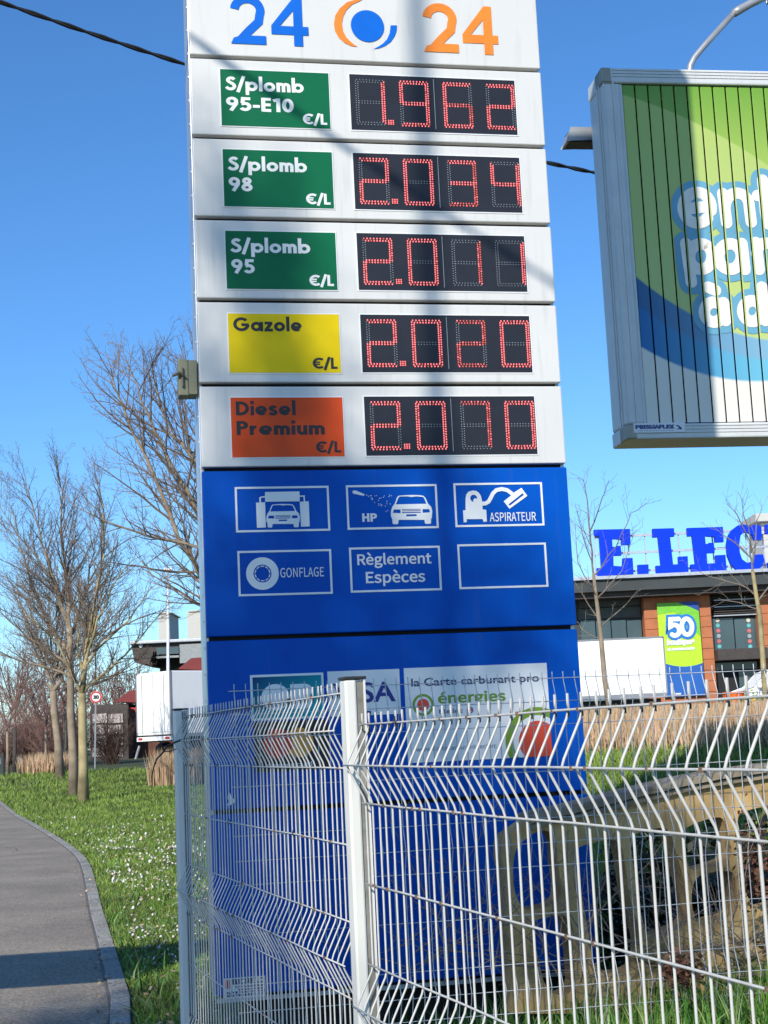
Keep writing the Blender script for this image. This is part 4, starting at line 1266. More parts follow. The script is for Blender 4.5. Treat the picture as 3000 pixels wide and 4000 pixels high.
def tree(name, label, base, trunks, Y, cfg=None, seed=1, bark=None, twig=None, group='bare trees on the verge', scatter=(), cat='bare tree'):
    """trunks/scatter: list of (source-pixel polyline, r0 px, r1 px) in the upright plane at Y"""
    cfg = dict(CFG, **(cfg or {})); rng = random.Random(seed)
    root = empty(name, base, 0, label, cat, group)
    tb = MB(); cb_ = MB()
    def P3(pts, depth=0.0):
        out = []
        for k, (x, y) in enumerate(pts):
            p = at(x, y, Y) - base; p.y = depth * k / max(1, len(pts) - 1); out.append(p)
        return out
    for pts, r0, r1 in trunks:
        p = P3(pts); p[0].z = min(p[0].z, -.05) if p[0].z < .3 else p[0].z
        rr = [(r0 + (r1 - r0) * k / (len(p) - 1)) * Y / F_PX for k in range(len(p))]
        # root flare
        if p[0].z < .3: rr[0] *= 1.25
        tb.tube(p, rr, 9)
    for j, (pts, r0, r1) in enumerate(scatter):
        p = P3(pts, rng.uniform(-1.4, 1.4) if j else 0.0)
        # refine with a slight wobble
        q = [p[0]]
        for a, b in zip(p, p[1:]):
            L = (b - a).length
            for k in (1, 2, 3): q.append(a.lerp(b, k / 3) + Vector((rng.gauss(0, .02), rng.gauss(0, .05), rng.gauss(0, .02))) * (L if k < 3 else .5))
        rr = [(r0 + (r1 - r0) * k / (len(q) - 1)) * Y / F_PX for k in range(len(q))]
        (tb if r0 * Y / F_PX > .045 else cb_).tube(q, rr, 6, cap=False)
        twigs(cb_, q, rr[0], 0, rng, cfg, .06)
    tb.build('trunk', bark or M_BARK, root, smooth=True)
    cb_.build('crown', twig or M_TWIG, root)
    return root
def rand_scatter(fork, n, rad, top, rng, r0=5, spread=1.0):
    """limbs fanning out of a fork like a vase, in source pixels"""
    out = []
    for i in range(n):
        a = R(-62 * spread + 124 * spread * (i + .5 + rng.uniform(-.3, .3)) / n)
        L = top * (1 - .30 * abs(math.sin(a))) * rng.uniform(.8, 1.05)
        x0, y0 = fork[0], fork[1] - rng.uniform(0, top * .25)
        dx = math.sin(a) * rad * rng.uniform(.8, 1.1)
        out.append(([(x0, y0), (x0 + dx * .5, y0 - L * .35), (x0 + dx * .85, y0 - L * .7), (x0 + dx, y0 - L)], r0, 1.0))
    return out
rg = random.Random(11)
# T1: lichen yellow trunk, the nearest
b1 = ground_at(325, 3133)
tree('bare_tree', 'bare tree with yellow lichened trunk, right of the close pair', b1,
     [([(325, 3133), (325, 3000), (322, 2850), (320, 2709)], 20, 15), ([(320, 2712), (331, 2600), (338, 2545)], 12, 9)], b1.y, seed=5, bark=M_BARKY,
     scatter=[([(338, 2550), (356, 2429), (404, 2176), (405, 1986), (375, 1862)], 8, 1.2), ([(338, 2560), (372, 2400), (420, 2250), (455, 2080)], 6, 1.2),
              ([(320, 2715), (290, 2640), (240, 2520), (150, 2430), (40, 2330)], 7, 1), ([(326, 2705), (380, 2640), (470, 2560), (560, 2440), (640, 2330)], 7, 1.2), ([(335, 2600), (420, 2500), (530, 2380), (600, 2290)], 6, 1.2),
              ([(330, 2640), (300, 2560), (296, 2400), (300, 2240)], 6, 1), ([(336, 2570), (450, 2470), (560, 2420), (700, 2380)], 5, 1), ([(333, 2600), (390, 2420), (480, 2260), (560, 2170)], 6, 1)])
b2 = ground_at(289, 3108)
tree('bare_tree', 'tall straight bare tree, left one of the close pair on the verge', b2,
     [([(289, 3108), (285, 2950), (276, 2780), (275, 2600), (272, 2450)], 19, 11)], b2.y, seed=9,
     scatter=[([(272, 2455), (262, 2300), (253, 2176), (244, 1923), (222, 1818)], 9, 1.2), ([(274, 2560), (200, 2460), (110, 2290), (60, 2130), (15, 1960)], 7, 1.2), ([(274, 2600), (180, 2540), (60, 2450), (-60, 2350)], 7, 1),
              ([(272, 2480), (230, 2330), (170, 2120), (130, 1960), (100, 1870)], 7, 1.2), ([(272, 2500), (320, 2330), (350, 2150), (330, 1960)], 6, 1.2), ([(274, 2640), (160, 2600), (20, 2560), (-90, 2500)], 6, 1),
              ([(272, 2420), (210, 2260), (90, 2100), (20, 1980)], 6, 1), ([(274, 2580), (360, 2500), (450, 2440), (520, 2330)], 5, 1), ([(274, 2540), (150, 2400), (40, 2280), (-60, 2200)], 5, 1)])
b3 = ground_at(236, 3041)
tree('bare_tree', 'pale leaning bare tree forked low, left of the close pair', b3,
     [([(236, 3041), (226, 2900), (210, 2760), (207, 2700)], 16, 13), ([(207, 2704), (222, 2680), (240, 2660)], 9, 6), ([(207, 2704), (200, 2690), (185, 2670)], 8, 5)], b3.y, seed=12, twig=M_TWIG,
     scatter=rand_scatter((212, 2700), 9, 190, 420, rg))
for i, (px, py, fork, tw, lb, sd, n_, rad, top) in enumerate([
    (58, 3017, (58, 2840), 9, 'dark low forked bare tree at the left edge of the verge', 21, 8, 150, 330),
    (31, 3027, (28, 2860), 6, 'thin bare tree beside the dark forked tree at far left', 22, 6, 130, 260),
    (257, 2998, (252, 2770), 7, 'slender bare tree just behind the leaning forked tree', 23, 6, 120, 300),
    (180, 3003, (178, 2850), 5, 'small bare tree standing before the grey railing', 24, 6, 110, 220),
    (142, 2985, (140, 2850), 4, 'small bare tree in front of the beige building', 25, 6, 100, 210)]):
    g = ground_at(px, py)
    tree('bare_tree', lb, g, [([(px, py), ((px + fork[0]) / 2, (py + fork[1]) / 2), fork], tw, tw * .8)], g.y, seed=sd, twig=M_TWIGR,
         scatter=rand_scatter(fork, n_, rad, top, rg, 3.2), cfg=dict(spacing=[.34, .26, .2], rmin=.008), bark=mat('dark_bark', (.06, .05, .045), .9, var=.3) if i == 0 else M_BARK)
# far reddish hedge-row trees
for i, (px, Y, h, lb) in enumerate([(95, 108, 300, 'far reddish bare tree behind the beige building'), (300, 104, 310, 'far reddish bare tree behind the close pair of trunks'), (395, 98, 290, 'far reddish bare tree above the speed limit sign'),
                                    (470, 96, 300, 'far reddish bare tree right of the speed limit sign'), (540, 94, 250, 'far reddish bare tree beside the white trailer'), (200, 112, 330, 'far reddish bare tree left of the close pair')]):
    p = at(px, 2900, Y); g = Vector((p.x, p.y, terrain(p.x, p.y)))
    # pixel y of that ground point
    v = g - CAM; py = 2000 - F_PX * v.dot(UP) / v.dot(fwd)
    tree('bare_tree', lb, g, [([(px, py), (px, py - 90)], 5, 4)], Y, seed=40 + i, twig=M_TWIGR, scatter=rand_scatter((px, py - 90), 9, 120, h * .9, rg, 2.6, 1.1),
         cfg=dict(spacing=[.36, .26, .22], rmin=.016, n=[4, 3, 2]), group='far reddish trees')
# big tree half hidden by the pylon
pb_ = at(930, 2900, 30); bg_ = Vector((pb_.x, pb_.y, terrain(pb_.x, pb_.y)))
v = bg_ - CAM; pyb = 2000 - F_PX * v.dot(UP) / v.dot(fwd)
tree('bare_tree', 'large bare tree half hidden behind the left edge of the price pylon', bg_,
     [([(930, pyb), (920, 2800), (905, 2560), (890, 2480)], 34, 26)], 30, seed=31,
     scatter=[([(890, 2500), (791, 2271), (665, 2018), (519, 1690), (455, 1520), (425, 1450)], 14, 1.2), ([(880, 2420), (785, 2037), (633, 1733), (565, 1590), (510, 1430)], 13, 1.2),
              ([(860, 2380), (785, 2144), (607, 2112), (443, 2062), (310, 1986)], 9, 1.2), ([(880, 2400), (778, 2242), (570, 2233), (443, 2222)], 7, 1), ([(880, 2350), (790, 1830), (665, 1700), (615, 1500), (600, 1430)], 11, 1.2),
              ([(890, 2300), (830, 1900), (775, 1600), (745, 1400), (732, 1270)], 11, 1.2), ([(890, 2450), (770, 2330), (650, 2260), (560, 2200)], 6, 1), ([(900, 2300), (900, 1950), (880, 1650), (870, 1450)], 11, 1.3),
              ([(905, 2350), (1010, 2000), (1070, 1700), (1100, 1500)], 11, 1.3), ([(910, 2450), (1100, 2150), (1250, 1850), (1350, 1600)], 10, 1.3), ([(870, 2250), (760, 1950), (560, 1830), (380, 1700)], 7, 1), ([(850, 2150), (740, 1760), (700, 1560), (650, 1420)], 7, 1)],
     cfg=dict(spacing=[.22, .17, .14], ratio=[.38, .42, .35], rmin=.0042))
# right hand trees in front of the shop
for lb, base_px, tr, sc, sd, bark in (
    ('slim bare tree in front of the shop beside the price pylon', (2385, 2795), [([(2385, 2795), (2362, 2650), (2345, 2460), (2330, 2340), (2318, 2240)], 12, 6)],
     [([(2318, 2245), (2306, 2120), (2298, 1990), (2282, 1880), (2262, 1862)], 4.5, .8), ([(2320, 2250), (2400, 2140), (2450, 2020), (2500, 1990)], 3, .8), ([(2316, 2200), (2270, 2100), (2245, 2010)], 3, .8), ([(2330, 2340), (2430, 2230), (2480, 2080)], 3, .8),
      ([(2340, 2420), (2280, 2330), (2230, 2250)], 3, .8), ([(2345, 2450), (2440, 2370), (2500, 2300)], 3, .8), ([(2302, 2080), (2340, 1960), (2360, 1900)], 3, .8), ([(2350, 2500), (2280, 2460), (2262, 2420)], 2.5, .8), ([(2330, 2330), (2250, 2200), (2235, 2060)], 3, .8)], 51, M_BARK),
    ('lichened bare tree before the shop doorway at the right edge', (2998, 2800), [([(2998, 2800), (2982, 2600), (2968, 2400), (2955, 2330), (2940, 2230)], 12, 7)],
     [([(2940, 2240), (2930, 2120), (2880, 2010), (2830, 1950)], 4.5, .8), ([(2940, 2200), (2960, 2060), (2990, 1960)], 4, .8), ([(2958, 2330), (2890, 2280), (2780, 2250), (2700, 2220)], 3.5, .8), ([(2960, 2350), (3030, 2260), (3080, 2120)], 4, .8),
      ([(2960, 2380), (2900, 2350), (2830, 2330)], 3, .8), ([(2935, 2180), (2850, 2100), (2790, 2050)], 3.2, .8), ([(2936, 2160), (2900, 2020), (2870, 1930)], 3, .8)], 52, M_BARKY)):
    Yt = 46; p = at(*base_px, Yt); g = Vector((p.x, p.y, terrain(p.x, p.y)))
    tree('bare_tree', lb, g, tr, Yt, seed=sd, bark=bark, twig=mat('pale_twig', (.19, .155, .12), .9, var=.2), scatter=sc, group='slim trees in front of the shop', cfg=dict(spacing=[.3, .3, .25], levels=2, n=[5, 3, 2], rmin=.006))

# ------------------------------------------------------------------ left background
def boxthing(mbq, a, b, Y, dep):
    p = at(*a, Y); r = at(*b, Y)
    mbq.box(min(p.x, r.x), max(p.x, r.x), Y, Y + dep, min(p.z, r.z), max(p.z, r.z)); return mbq
def bld(name, px, Y, label, cat='building', group=None):
    p = at(px, 2900, Y); return empty(name, (p.x, Y, terrain(p.x, Y)), 0, label, cat, group)
class Loc:
    def __init__(s, root, Y): s.r = root.location.copy(); s.Y = Y
    def __call__(s, px, py, dy=0):
        p = at(px, py, s.Y) - s.r; return (p.x, p.z)
    def rect(s, q, x0, y0, x1, y1, v0=0.0, v1=.1):
        a = s((x0), (y0 + y1) / 2); b = s(x1, (y0 + y1) / 2); c = s((x0 + x1) / 2, y0); d = s((x0 + x1) / 2, y1)
        q.box(a[0], b[0], v0, v1, d[1], c[1]); return q
# speed sign
g = ground_at(370, 3003)
ss = empty('speed_sign', g, 0, 'round speed limit 30 sign on a grey pole by the verge', 'road sign')
lc = Loc(ss, g.y); c_ = lc(375, 2723); rS = 23.5 * g.y / F_PX
q = MB(); q.tube([(lc(370, 3003)[0], .06, -.1), (c_[0] - .02, .06, c_[1] + rS * .8)], .035, 8); q.build('pole', M_GALV, ss)
q = MB(); q.disc(c_[0], c_[1], rS, 0, 36); q.build('plate', M_SIGNW, ss)
q = MB(); q.disc(c_[0], c_[1], rS * .97, -.01, 36, r_in=rS * .70); q.build('rim', M_SIGNRED, ss)
q = MB(); add_text(q, '30', c_[0] - rS * .5, c_[0] + rS * .5, c_[1] - rS * .33, c_[1] + rS * .33, 'sans', .03, y=-.012, caps='0'); q.build('numerals', M_BLACKP, ss)

# trailer on the left, seen from its rear corner
def trailer(name, label, rear, ang, Lt, Hb, Wd, zb, Y):
    root = empty(name, (rear.x, rear.y, terrain(rear.x, rear.y) + 0.0), ang, label, 'lorry trailer', 'white lorries parked behind the verge')
    z0 = zb - root.location.z; z1 = z0 + Hb
    q = MB(); q.box(0, Lt, 0, Wd, z0, z1); q.build('box_body', M_TRUCK, root, bevel=.04)
    q = MB(); q.box(-.03, -.004, .05, Wd - .05, z0 + .12, z1 - .08); q.build('rear_door', M_TRUCK, root, bevel=.02)
    q = MB(); q.box(-.036, -.031, Wd / 2 - .012, Wd / 2 + .012, z0 + .12, z1 - .08); q.build('door_seam', M_TRUCKF, root)
    for y_ in (.45, Wd - .45):
        q = MB(); q.tube([(-.045, y_, z0 + .1), (-.045, y_, z1 - .1)], .014, 6); q.build('lock_bar', M_TRUCKF, root)
    for y_ in (.12, Wd - .42):
        q = MB(); q.box(-.05, -.038, y_, y_ + .3, z0 - .2, z0 - .1); q.build('tail_light', M_SIGNRED, root)
    q = MB(); q.box(-.035, .05, -.02, .06, z0, z1).box(-.035, .05, Wd - .06, Wd + .02, z0, z1).box(-.02, Lt, -.03, -.003, z0 - .12, z0 + .03); q.build('frame_trim', M_TRUCKF, root)
    q = MB(); q.box(-.04, .05, .0, Wd, z0 - .25, z0 - .06); q.build('bumper', M_TRUCK, root)
    q = MB(); q.box(.1, Lt, .3, Wd - .3, z0 - .3, z0 - .02); q.build('chassis', M_RUBBER, root)
    for x in (1.4, 2.7, 4.0):
        for y in (.02, Wd - .34):
            q = MB(); q.tube([(x, y, .5), (x, y + .32, .5)], .5, 18); q.build('wheel', M_RUBBER, root)
    return root
Yl = 66.0
rc = at(671, 2868, Yl)                      # near rear corner, bottom
trailer('lorry_trailer', 'white box trailer seen from behind, left of the price pylon', rc, R(9), 13.5, 2.78, 2.5, rc.z, Yl)
E_L = bpy.data.objects['lorry_trailer']
# the rear face points left: turn so that side runs to the right and rear is visible
E_L.rotation_euler = (0, 0, R(46))
# shift so that the far rear corner shows to the left of the near one
E_L.location.x = at(671, 2868, Yl).x
# right lorry
Yr = 58.0
fc = at(2606, 2707, Yr)
root = empty('lorry_trailer', (fc.x, fc.y, terrain(fc.x, fc.y)), 0, 'white box lorry parked before the shop, right of the price pylon', 'lorry trailer', 'white lorries parked behind the verge')
z0 = fc.z - root.location.z; ztp = at(2586, 2487, Yr).z - root.location.z
q = MB(); q.box(-12.5, 0, 0, 2.5, z0, ztp); q.build('box_body', M_TRUCK, root, bevel=.05)
q = MB(); q.box(-.02, .03, -.02, 2.52, z0, ztp + .01).box(-12.5, .0, -.03, -.003, z0 - .16, z0 + .02).box(-12.5, .0, -.02, .03, ztp - .04, ztp + .02); q.build('frame_trim', M_TRUCKF, root)
q = MB(); q.box(-12.3, -.2, .3, 2.2, z0 - .5, z0 - .18); q.build('chassis', M_RUBBER, root)
for x in (-1.6, -3.0, -9.5):
    for y in (.03, 2.15):
        q = MB(); q.tube([(x, y, .45), (x, y + .3, .45)], .46, 18); q.build('wheel', M_RUBBER, root)
# red roofed kiosk house
hs_ = bld('red_roof_house', 500, 84, 'small brick house with red roof and red window behind the trailer', 'house')
lc = Loc(hs_, 84)
q = MB(); lc.rect(q, 500, 2760, 900, 3010, 0, 6); q.build('wall', M_HOUSE, hs_)
q = MB(); q.prism([[lc(452, 2742), lc(512, 2700), lc(536, 2695), lc(700, 2690), lc(700, 2750)]], -.5, 5); q.build('roof', M_REDROOF, hs_)
q = MB(); q.prism([[lc(690, 2612), lc(742, 2569), lc(900, 2557), lc(900, 2620)]], .5, 6); q.build('roof', M_REDROOF, hs_)
q = MB(); lc.rect(q, 506, 2764, 536, 2846, -.06, -.004); wf = q.build('window', M_SIGNRED, hs_)
q = MB(); lc.rect(q, 512, 2772, 530, 2836, -.08, -.062); q.build('pane', M_GLASS, wf)
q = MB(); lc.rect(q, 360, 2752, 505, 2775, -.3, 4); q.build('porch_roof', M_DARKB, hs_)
sh = bld('panelled_shed', 420, 82, 'low shed of pale framed panels behind the speed sign', 'shed')
lc = Loc(sh, 82)
q = MB(); lc.rect(q, 352, 2770, 500, 2975, .05, 3); q.build('frame', M_DARKB, sh)
for i in range(2):
    for j in range(4):
        q = MB(); x = 362 + 62 * i; y = 2788 + 44 * j; lc.rect(q, x, y, x + 56, y + 36, -.03, .045); q.build('panel', M_PALE, sh)
# station building with deep overhanging roof
st_ = bld('station_building', 700, 104, 'low dark building with overhanging flat roof behind the trailer', 'building')
lc = Loc(st_, 104)
q = MB(); lc.rect(q, 628, 2530, 1000, 2985, 0, 10); q.build('wall', M_DARK, st_)
q = MB(); lc.rect(q, 553, 2512, 1000, 2524, -5, 10); q.build('roof', M_ROOFT, st_, bevel=.05)
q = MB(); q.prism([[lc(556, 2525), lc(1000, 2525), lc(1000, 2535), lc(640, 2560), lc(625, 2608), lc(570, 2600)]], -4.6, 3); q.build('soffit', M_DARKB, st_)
q = MB(); lc.rect(q, 655, 2545, 738, 2570, -4.9, -4.65); wn = q.build('window', M_GLASS, st_)
q = MB(); lc.rect(q, 655, 2576, 738, 2584, -4.9, -4.65); lc.rect(q, 740, 2530, 900, 2600, -4.8, -4.65); q.build('cladding', mat('pale_cladding', (.25, .27, .27), .6), st_)
q = MB(); c_ = lc(594, 2538); q.disc(c_[0], c_[1], .13, -4.7, 12); q.build('lamp_globe', M_SIGNW, st_)
# towers and mast far behind
for (x0, x1, y0, Y, lb) in ((625, 668, 2396, 210, 'pale distant tower block left of the mast'), (738, 830, 2388, 190, 'pale distant tower block touching the pylon edge')):
    tw_ = bld('tower_block', (x0 + x1) / 2, Y, lb, 'tower block', 'distant tower blocks'); lc = Loc(tw_, Y)
    q = MB(); lc.rect(q, x0, y0, x1, 2940, 0, 9); q.build('wall', M_TOWER, tw_)
    q = MB(); lc.rect(q, x0 - 2, y0 - 4, x1 + 2, y0, -.2, 9.2); q.build('parapet', M_BEIGE, tw_)
ms = bld('lamp_mast', 656, 92, 'tall thin white mast rising behind the station roof', 'mast'); lc = Loc(ms, 92)
t_ = lc(656, 2225); q = MB(); q.tube([(0, 0, -.1), (t_[0] * .5, 0, t_[1] * .5), (t_[0], 0, t_[1])], [.14, .1, .06], 8); q.build('pole', M_SIGNW, ms)
q = MB(); q.box(t_[0] - .25, t_[0] + .25, -.1, .1, t_[1] - .02, t_[1] + .1); q.build('lamp_head', M_SIGNW, ms)
bei = bld('beige_building', 150, 120, 'low beige building at the far left behind the railing', 'building'); lc = Loc(bei, 120)
q = MB(); lc.rect(q, 114, 2836, 200, 2990, 0, 8); q.build('wall', M_BEIGE, bei)
q = MB(); lc.rect(q, 40, 2846, 113, 2990, .3, 8); q.build('annex', M_DARK, bei)
q = MB(); lc.rect(q, 68, 2876, 96, 2910, .2, .29); q.build('window', M_SIGNW, bei)
q = MB(); lc.rect(q, 30, 2828, 205, 2837, -.3, 8.2); q.build('roof', M_DARKB, bei)
# grey railing
rl = bld('grey_railing', 110, 88, 'grey panel railing along the road at the far left', 'railing'); lc = Loc(rl, 88)
for i in range(9):
    x = 0 + i * 27
    q = MB(); lc.rect(q, x - 1, 2896 - i * 1.5, x + 2, 2990, -.05, .05); q.build('upright', M_RAIL, rl)
    if i < 8:
        q = MB(); lc.rect(q, x + 2.5, 2906 - i * 1.5, x + 25.5, 2972, 0, .03); q.build('panel', mat('railing_mesh', (.17, .18, .18), .5, var=.3), rl)
q = MB(); lc.rect(q, -5, 2894, 218, 2898, -.06, .06); lc.rect(q, -5, 2976, 218, 2982, -.06, .06); q.build('rail', M_RAIL, rl)
for (px, py, h, lb) in ((12, 3035, 90, 'dark bollard post at the far left edge of the verge'), (183, 3004, 60, 'dark bollard post beside the dry reeds'), (530, 2965, 52, 'leaning pale post beside the trailer')):
    g = ground_at(px, py); q = MB(); hh = h * g.y / F_PX
    q.tube([(0, 0, -.1), (0, 0, hh)], .07, 8); o = q.build('bollard', M_DARK if 'dark' in lb else M_GALV); o.location = g
    if 'leaning' in lb: o.rotation_euler = (0, R(18), 0)
    tag(o, lb, 'bollard', 'bollards by the verge')
# brown shrub
def shrub(px, py, hpx, wpx, label, material, seed, n=60):
    g = ground_at(px, py); rng = random.Random(seed); s = g.y / F_PX
    q = MB()
    for i in range(n):
        d = Vector((rng.gauss(0, .45) * wpx / hpx * 1.3, rng.gauss(0, .4), 1)).normalized()
        L = hpx * s * rng.uniform(.5, 1)
        pts = limb_points(Vector((rng.gauss(0, .15), rng.gauss(0, .15), -.05)), d, L, 5, rng, .12, .0)
        q.tube(pts, [.02, .017, .014, .011, .009, .008], 3, cap=False)
        twigs(q, pts, .02, 1, rng, dict(CFG, levels=3, spacing=[.3, .16, .14], rmin=.007), .1)
    o = q.build('bare_shrub', material); o.location = g
    return tag(o, label, 'shrub')
shrub(435, 2985, 230, 120, 'brown leafless shrub growing against the panelled shed', mat('brown_twig', (.075, .045, .035), .9, var=.2), 3)

for i, (px, py, hp, wp, lb) in enumerate([(40, 2992, 230, 130, 'brown leafless bush at the far left behind the railing'), (115, 2990, 250, 130, 'brown leafless bush just left of the beige building'),
        (215, 2990, 260, 140, 'brown leafless bush right of the beige building'), (300, 2985, 270, 130, 'brown leafless bush behind the close pair of trunks')]):
    g = ground_at(px, py); shrub(px, py, hp, wp, lb, M_TWIGR, 60 + i, 46)
# ------------------------------------------------------------------ shop building on the right
shop = empty('shop_building', (at(2600, 2800, 80).x, 80, terrain(9, 80)), 0, 'flat roofed shop with terracotta piers, dark glazing and a green banner', 'building')
lc = Loc(shop, 80)
zs = lambda x, y: (2150 + x / 1.9518, 1800 + y / 1.9518)
def R4(q, a, b, v0, v1):
    A1 = zs(*a); B1 = zs(*b); lc.rect(q, A1[0], A1[1], B1[0], B1[1], v0, v1)
q = MB(); p = lc(*zs(150, 1010)); r_ = lc(*zs(3300, 1010)); q.box(p[0] - 6, r_[0], .3, 20, -.2, lc(2600, 2320)[1]); q.build('wall', M_DARK, shop)
zr0 = lc(2600, 2258)[1]
q = MB(); q.box(p[0] - 8, r_[0], -2.2, 20, zr0 - .12, zr0 + .05); q.build('roof_edge', M_ROOFT, shop)
q = MB(); q.box(p[0] - 7.9, r_[0], -2.0, 20, zr0 - .75, zr0 - .122); q.build('fascia', M_DARK, shop)
q = MB(); q.box(p[0] - 7.9, r_[0], -1.6, .3, zr0 - 1.05, zr0 - .752); q.build('soffit', M_DARKB, shop)  # dark band stands in for the roof edge's shadow on the pier
pz = MB(); a1 = lc(*zs(725, 1500)); b1_ = lc(*zs(1235, 1500)); ztp = zr0 - 1.055
pier = empty
q = MB(); q.box(a1[0], b1_[0], -.5, .29, -.2, ztp); pr = q.build('pier', M_BRICK, shop)
# cladding panels on the pier, one object each
nrow = 12
for r_i in range(nrow):
    z_a = ztp * r_i / nrow + .03; z_b = ztp * (r_i + 1) / nrow - .0
    for c in range(3):
        x0 = a1[0] + (b1_[0] - a1[0]) * c / 3; x1 = a1[0] + (b1_[0] - a1[0]) * (c + 1) / 3
        q = MB(); q.box(x0 + .02, x1 - .02, -.54, -.505, z_a, z_b - .03); q.build('cladding_panel', M_BRICK, pr)
a2 = lc(*zs(1590, 1500)); q = MB(); q.box(a2[0], a2[0] + 6.5, -.5, .29, -.2, ztp); pr2 = q.build('pier', M_BRICK, shop)
for r_i in range(nrow):
    for c in range(3):
        x0 = a2[0] + 2.16 * c
        q = MB(); q.box(x0 + .02, x0 + 2.12, -.54, -.505, ztp * r_i / nrow + .03, ztp * (r_i + 1) / nrow - .03); q.build('cladding_panel', M_BRICK, pr2)
# glazing left of the pier
for i in range(4):
    q = MB(); R4(q, (235 + i * 118, 1215), (345 + i * 118, 1375), .1, .28); q.build('window', M_GLASS, shop)
    q = MB(); R4(q, (235 + i * 118, 1385), (345 + i * 118, 1900), .1, .28); q.build('window', M_GLASS, shop)
for i in range(2):
    q = MB(); R4(q, (215, 1030 + i * 90), (690, 1110 + i * 90), .12, .28); q.build('cladding', mat('green_grey_cladding', (.06, .07, .06), .6, var=.2), shop)
# louvre band and doorway right of the pier
for i in range(8):
    q = MB(); y = 1055 + i * 17; R4(q, (1240, y), (1588, y + 8), -.25, .2); q.build('louvre', M_ROOFT if i in (0, 3, 7) else M_DARKB, shop)
for i in range(2):
    q = MB(); R4(q, (1238 + i * 172, 1200), (1402 + i * 172, 1440), .05, .28); w1 = q.build('window', M_GLASS, shop)
    for j, cc in enumerate(((.55, .5, .38), (.12, .42, .42), (.5, .13, .13), (.28, .33, .36), (.5, .13, .13), (.12, .42, .42))):
        q = MB(); c_ = lc(*zs((1275 if i == 0 else 1510) + j * 3, 1215 + j * 40)); q.disc(c_[0], c_[1], .11, .03, 12); q.build('window_dot', mat('dot_%d' % int(cc[0] * 100), cc, .5), w1)
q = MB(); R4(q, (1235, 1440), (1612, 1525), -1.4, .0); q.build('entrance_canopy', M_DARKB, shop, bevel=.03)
q = MB(); R4(q, (1262, 1535), (1580, 1590), .05, .28); q.build('window', M_GLASS, shop)
q = MB(); R4(q, (1268, 1600), (1430, 1890), -.02, .28); q.build('doorway', M_GAP, shop)
q = MB(); R4(q, (1445, 1600), (1585, 1890), -.02, .28); q.build('door', M_GLASS, shop)
# banner
bn = empty('banner', (0, 0, 0), 0, 'green and blue banner with a big white 50 on the terracotta pier', 'banner')
bn.location = shop.location + Vector((0, -.75, 0)); lb_ = Loc(bn, 80)
x0 = lb_(2566, 2500)[0]; x1 = lb_(2727, 2500)[0]; z1 = lb_(2640, 2358)[1]; z0 = lb_(2650, 2722)[1]
MBN = mat('banner_lime', (.42, .66, .02), .5, var=.08)
q = MB(); q.box(x0, x1, 0, .06, z0, z1); bo = q.build('sheet', MBN, bn)
H = z1 - z0; Wb = x1 - x0
q = MB(); q.prism([[(x0, z0), (x1, z0)] + [(x1 - Wb * t, z0 + H * (.30 + .045 * (2 * t - 1) ** 2 + .03 * t)) for t in [i / 10 for i in range(11)]]], -.01, .0); q.build('blue_print', mat('banner_blue', (.01, .10, .38), .5, var=.15, scale=.5), bn)
q = MB(); q.prism([[(x0 + Wb * .0, z0 + H * .88), (x0, z1), (x0 + Wb * .5, z1), (x1, z1 - H * .10), (x1, z0 + H * .62), (x0 + Wb * .4, z0 + H * .9)]], -.01, .0); q.build('green_print', mat('banner_green', (.16, .50, .03), .5), bn)
q = MB(); q.prism([[(x0 + Wb * .5, z1), (x1, z1), (x1, z1 - H * .10), (x0 + Wb * .8, z1 - H * .055)]], -.018, -.011); q.build('corner_print', mat('banner_navy', (.01, .06, .30), .5), bn)
halo = MB(); wt = MB()
def five(cx, cz, w_, h_): return [[(cx + w_ * .38, cz + h_ * .42), (cx - w_ * .30, cz + h_ * .42), (cx - w_ * .36, cz + h_ * .05)] + arc(cx - w_ * .02, cz - h_ * .14, w_ * .40, 125, -130, 14, h_ * .27)]
cx5, cz5 = lb_(2625, 2455); cx0, cz0 = lb_(2672, 2452)
lns = five(cx5, cz5, .62, 1.05) + [arc(cx0, cz0, .27, 0, 360, 24, .42)]
for L in lns: stroke(halo, L, .50, y=-.03, rnd_cap=True)
for L in lns: stroke(wt, L, .24, y=-.045, rnd_cap=True)
halo.build('halo_print', mat('banner_halo', (.01, .16, .50), .5), bn); 
p = lb_(2596, 2525); r_ = lb_(2703, 2514); hh = .34
add_text(wt, 'boutiques', p[0] + .0, r_[0], p[1], p[1] + hh, 'sans', .03, y=-.045, caps='b')
p = lb_(2596, 2546); r_ = lb_(2703, 2536); add_text(wt, 'et restaurants', p[0], r_[0], p[1], p[1] + .16, 'sans', .02, y=-.045, caps='t')
wt.build('lettering', M_SIGNW, bn)
sm_ = MB(); p = lb_(2628, 2716); r_ = lb_(2722, 2708); add_text(sm_, 'www', p[0], p[0] + .3, p[1], p[1] + .12, 'sans', .03, y=-.03); sm_.build('small_print', M_SIGNW, bn)
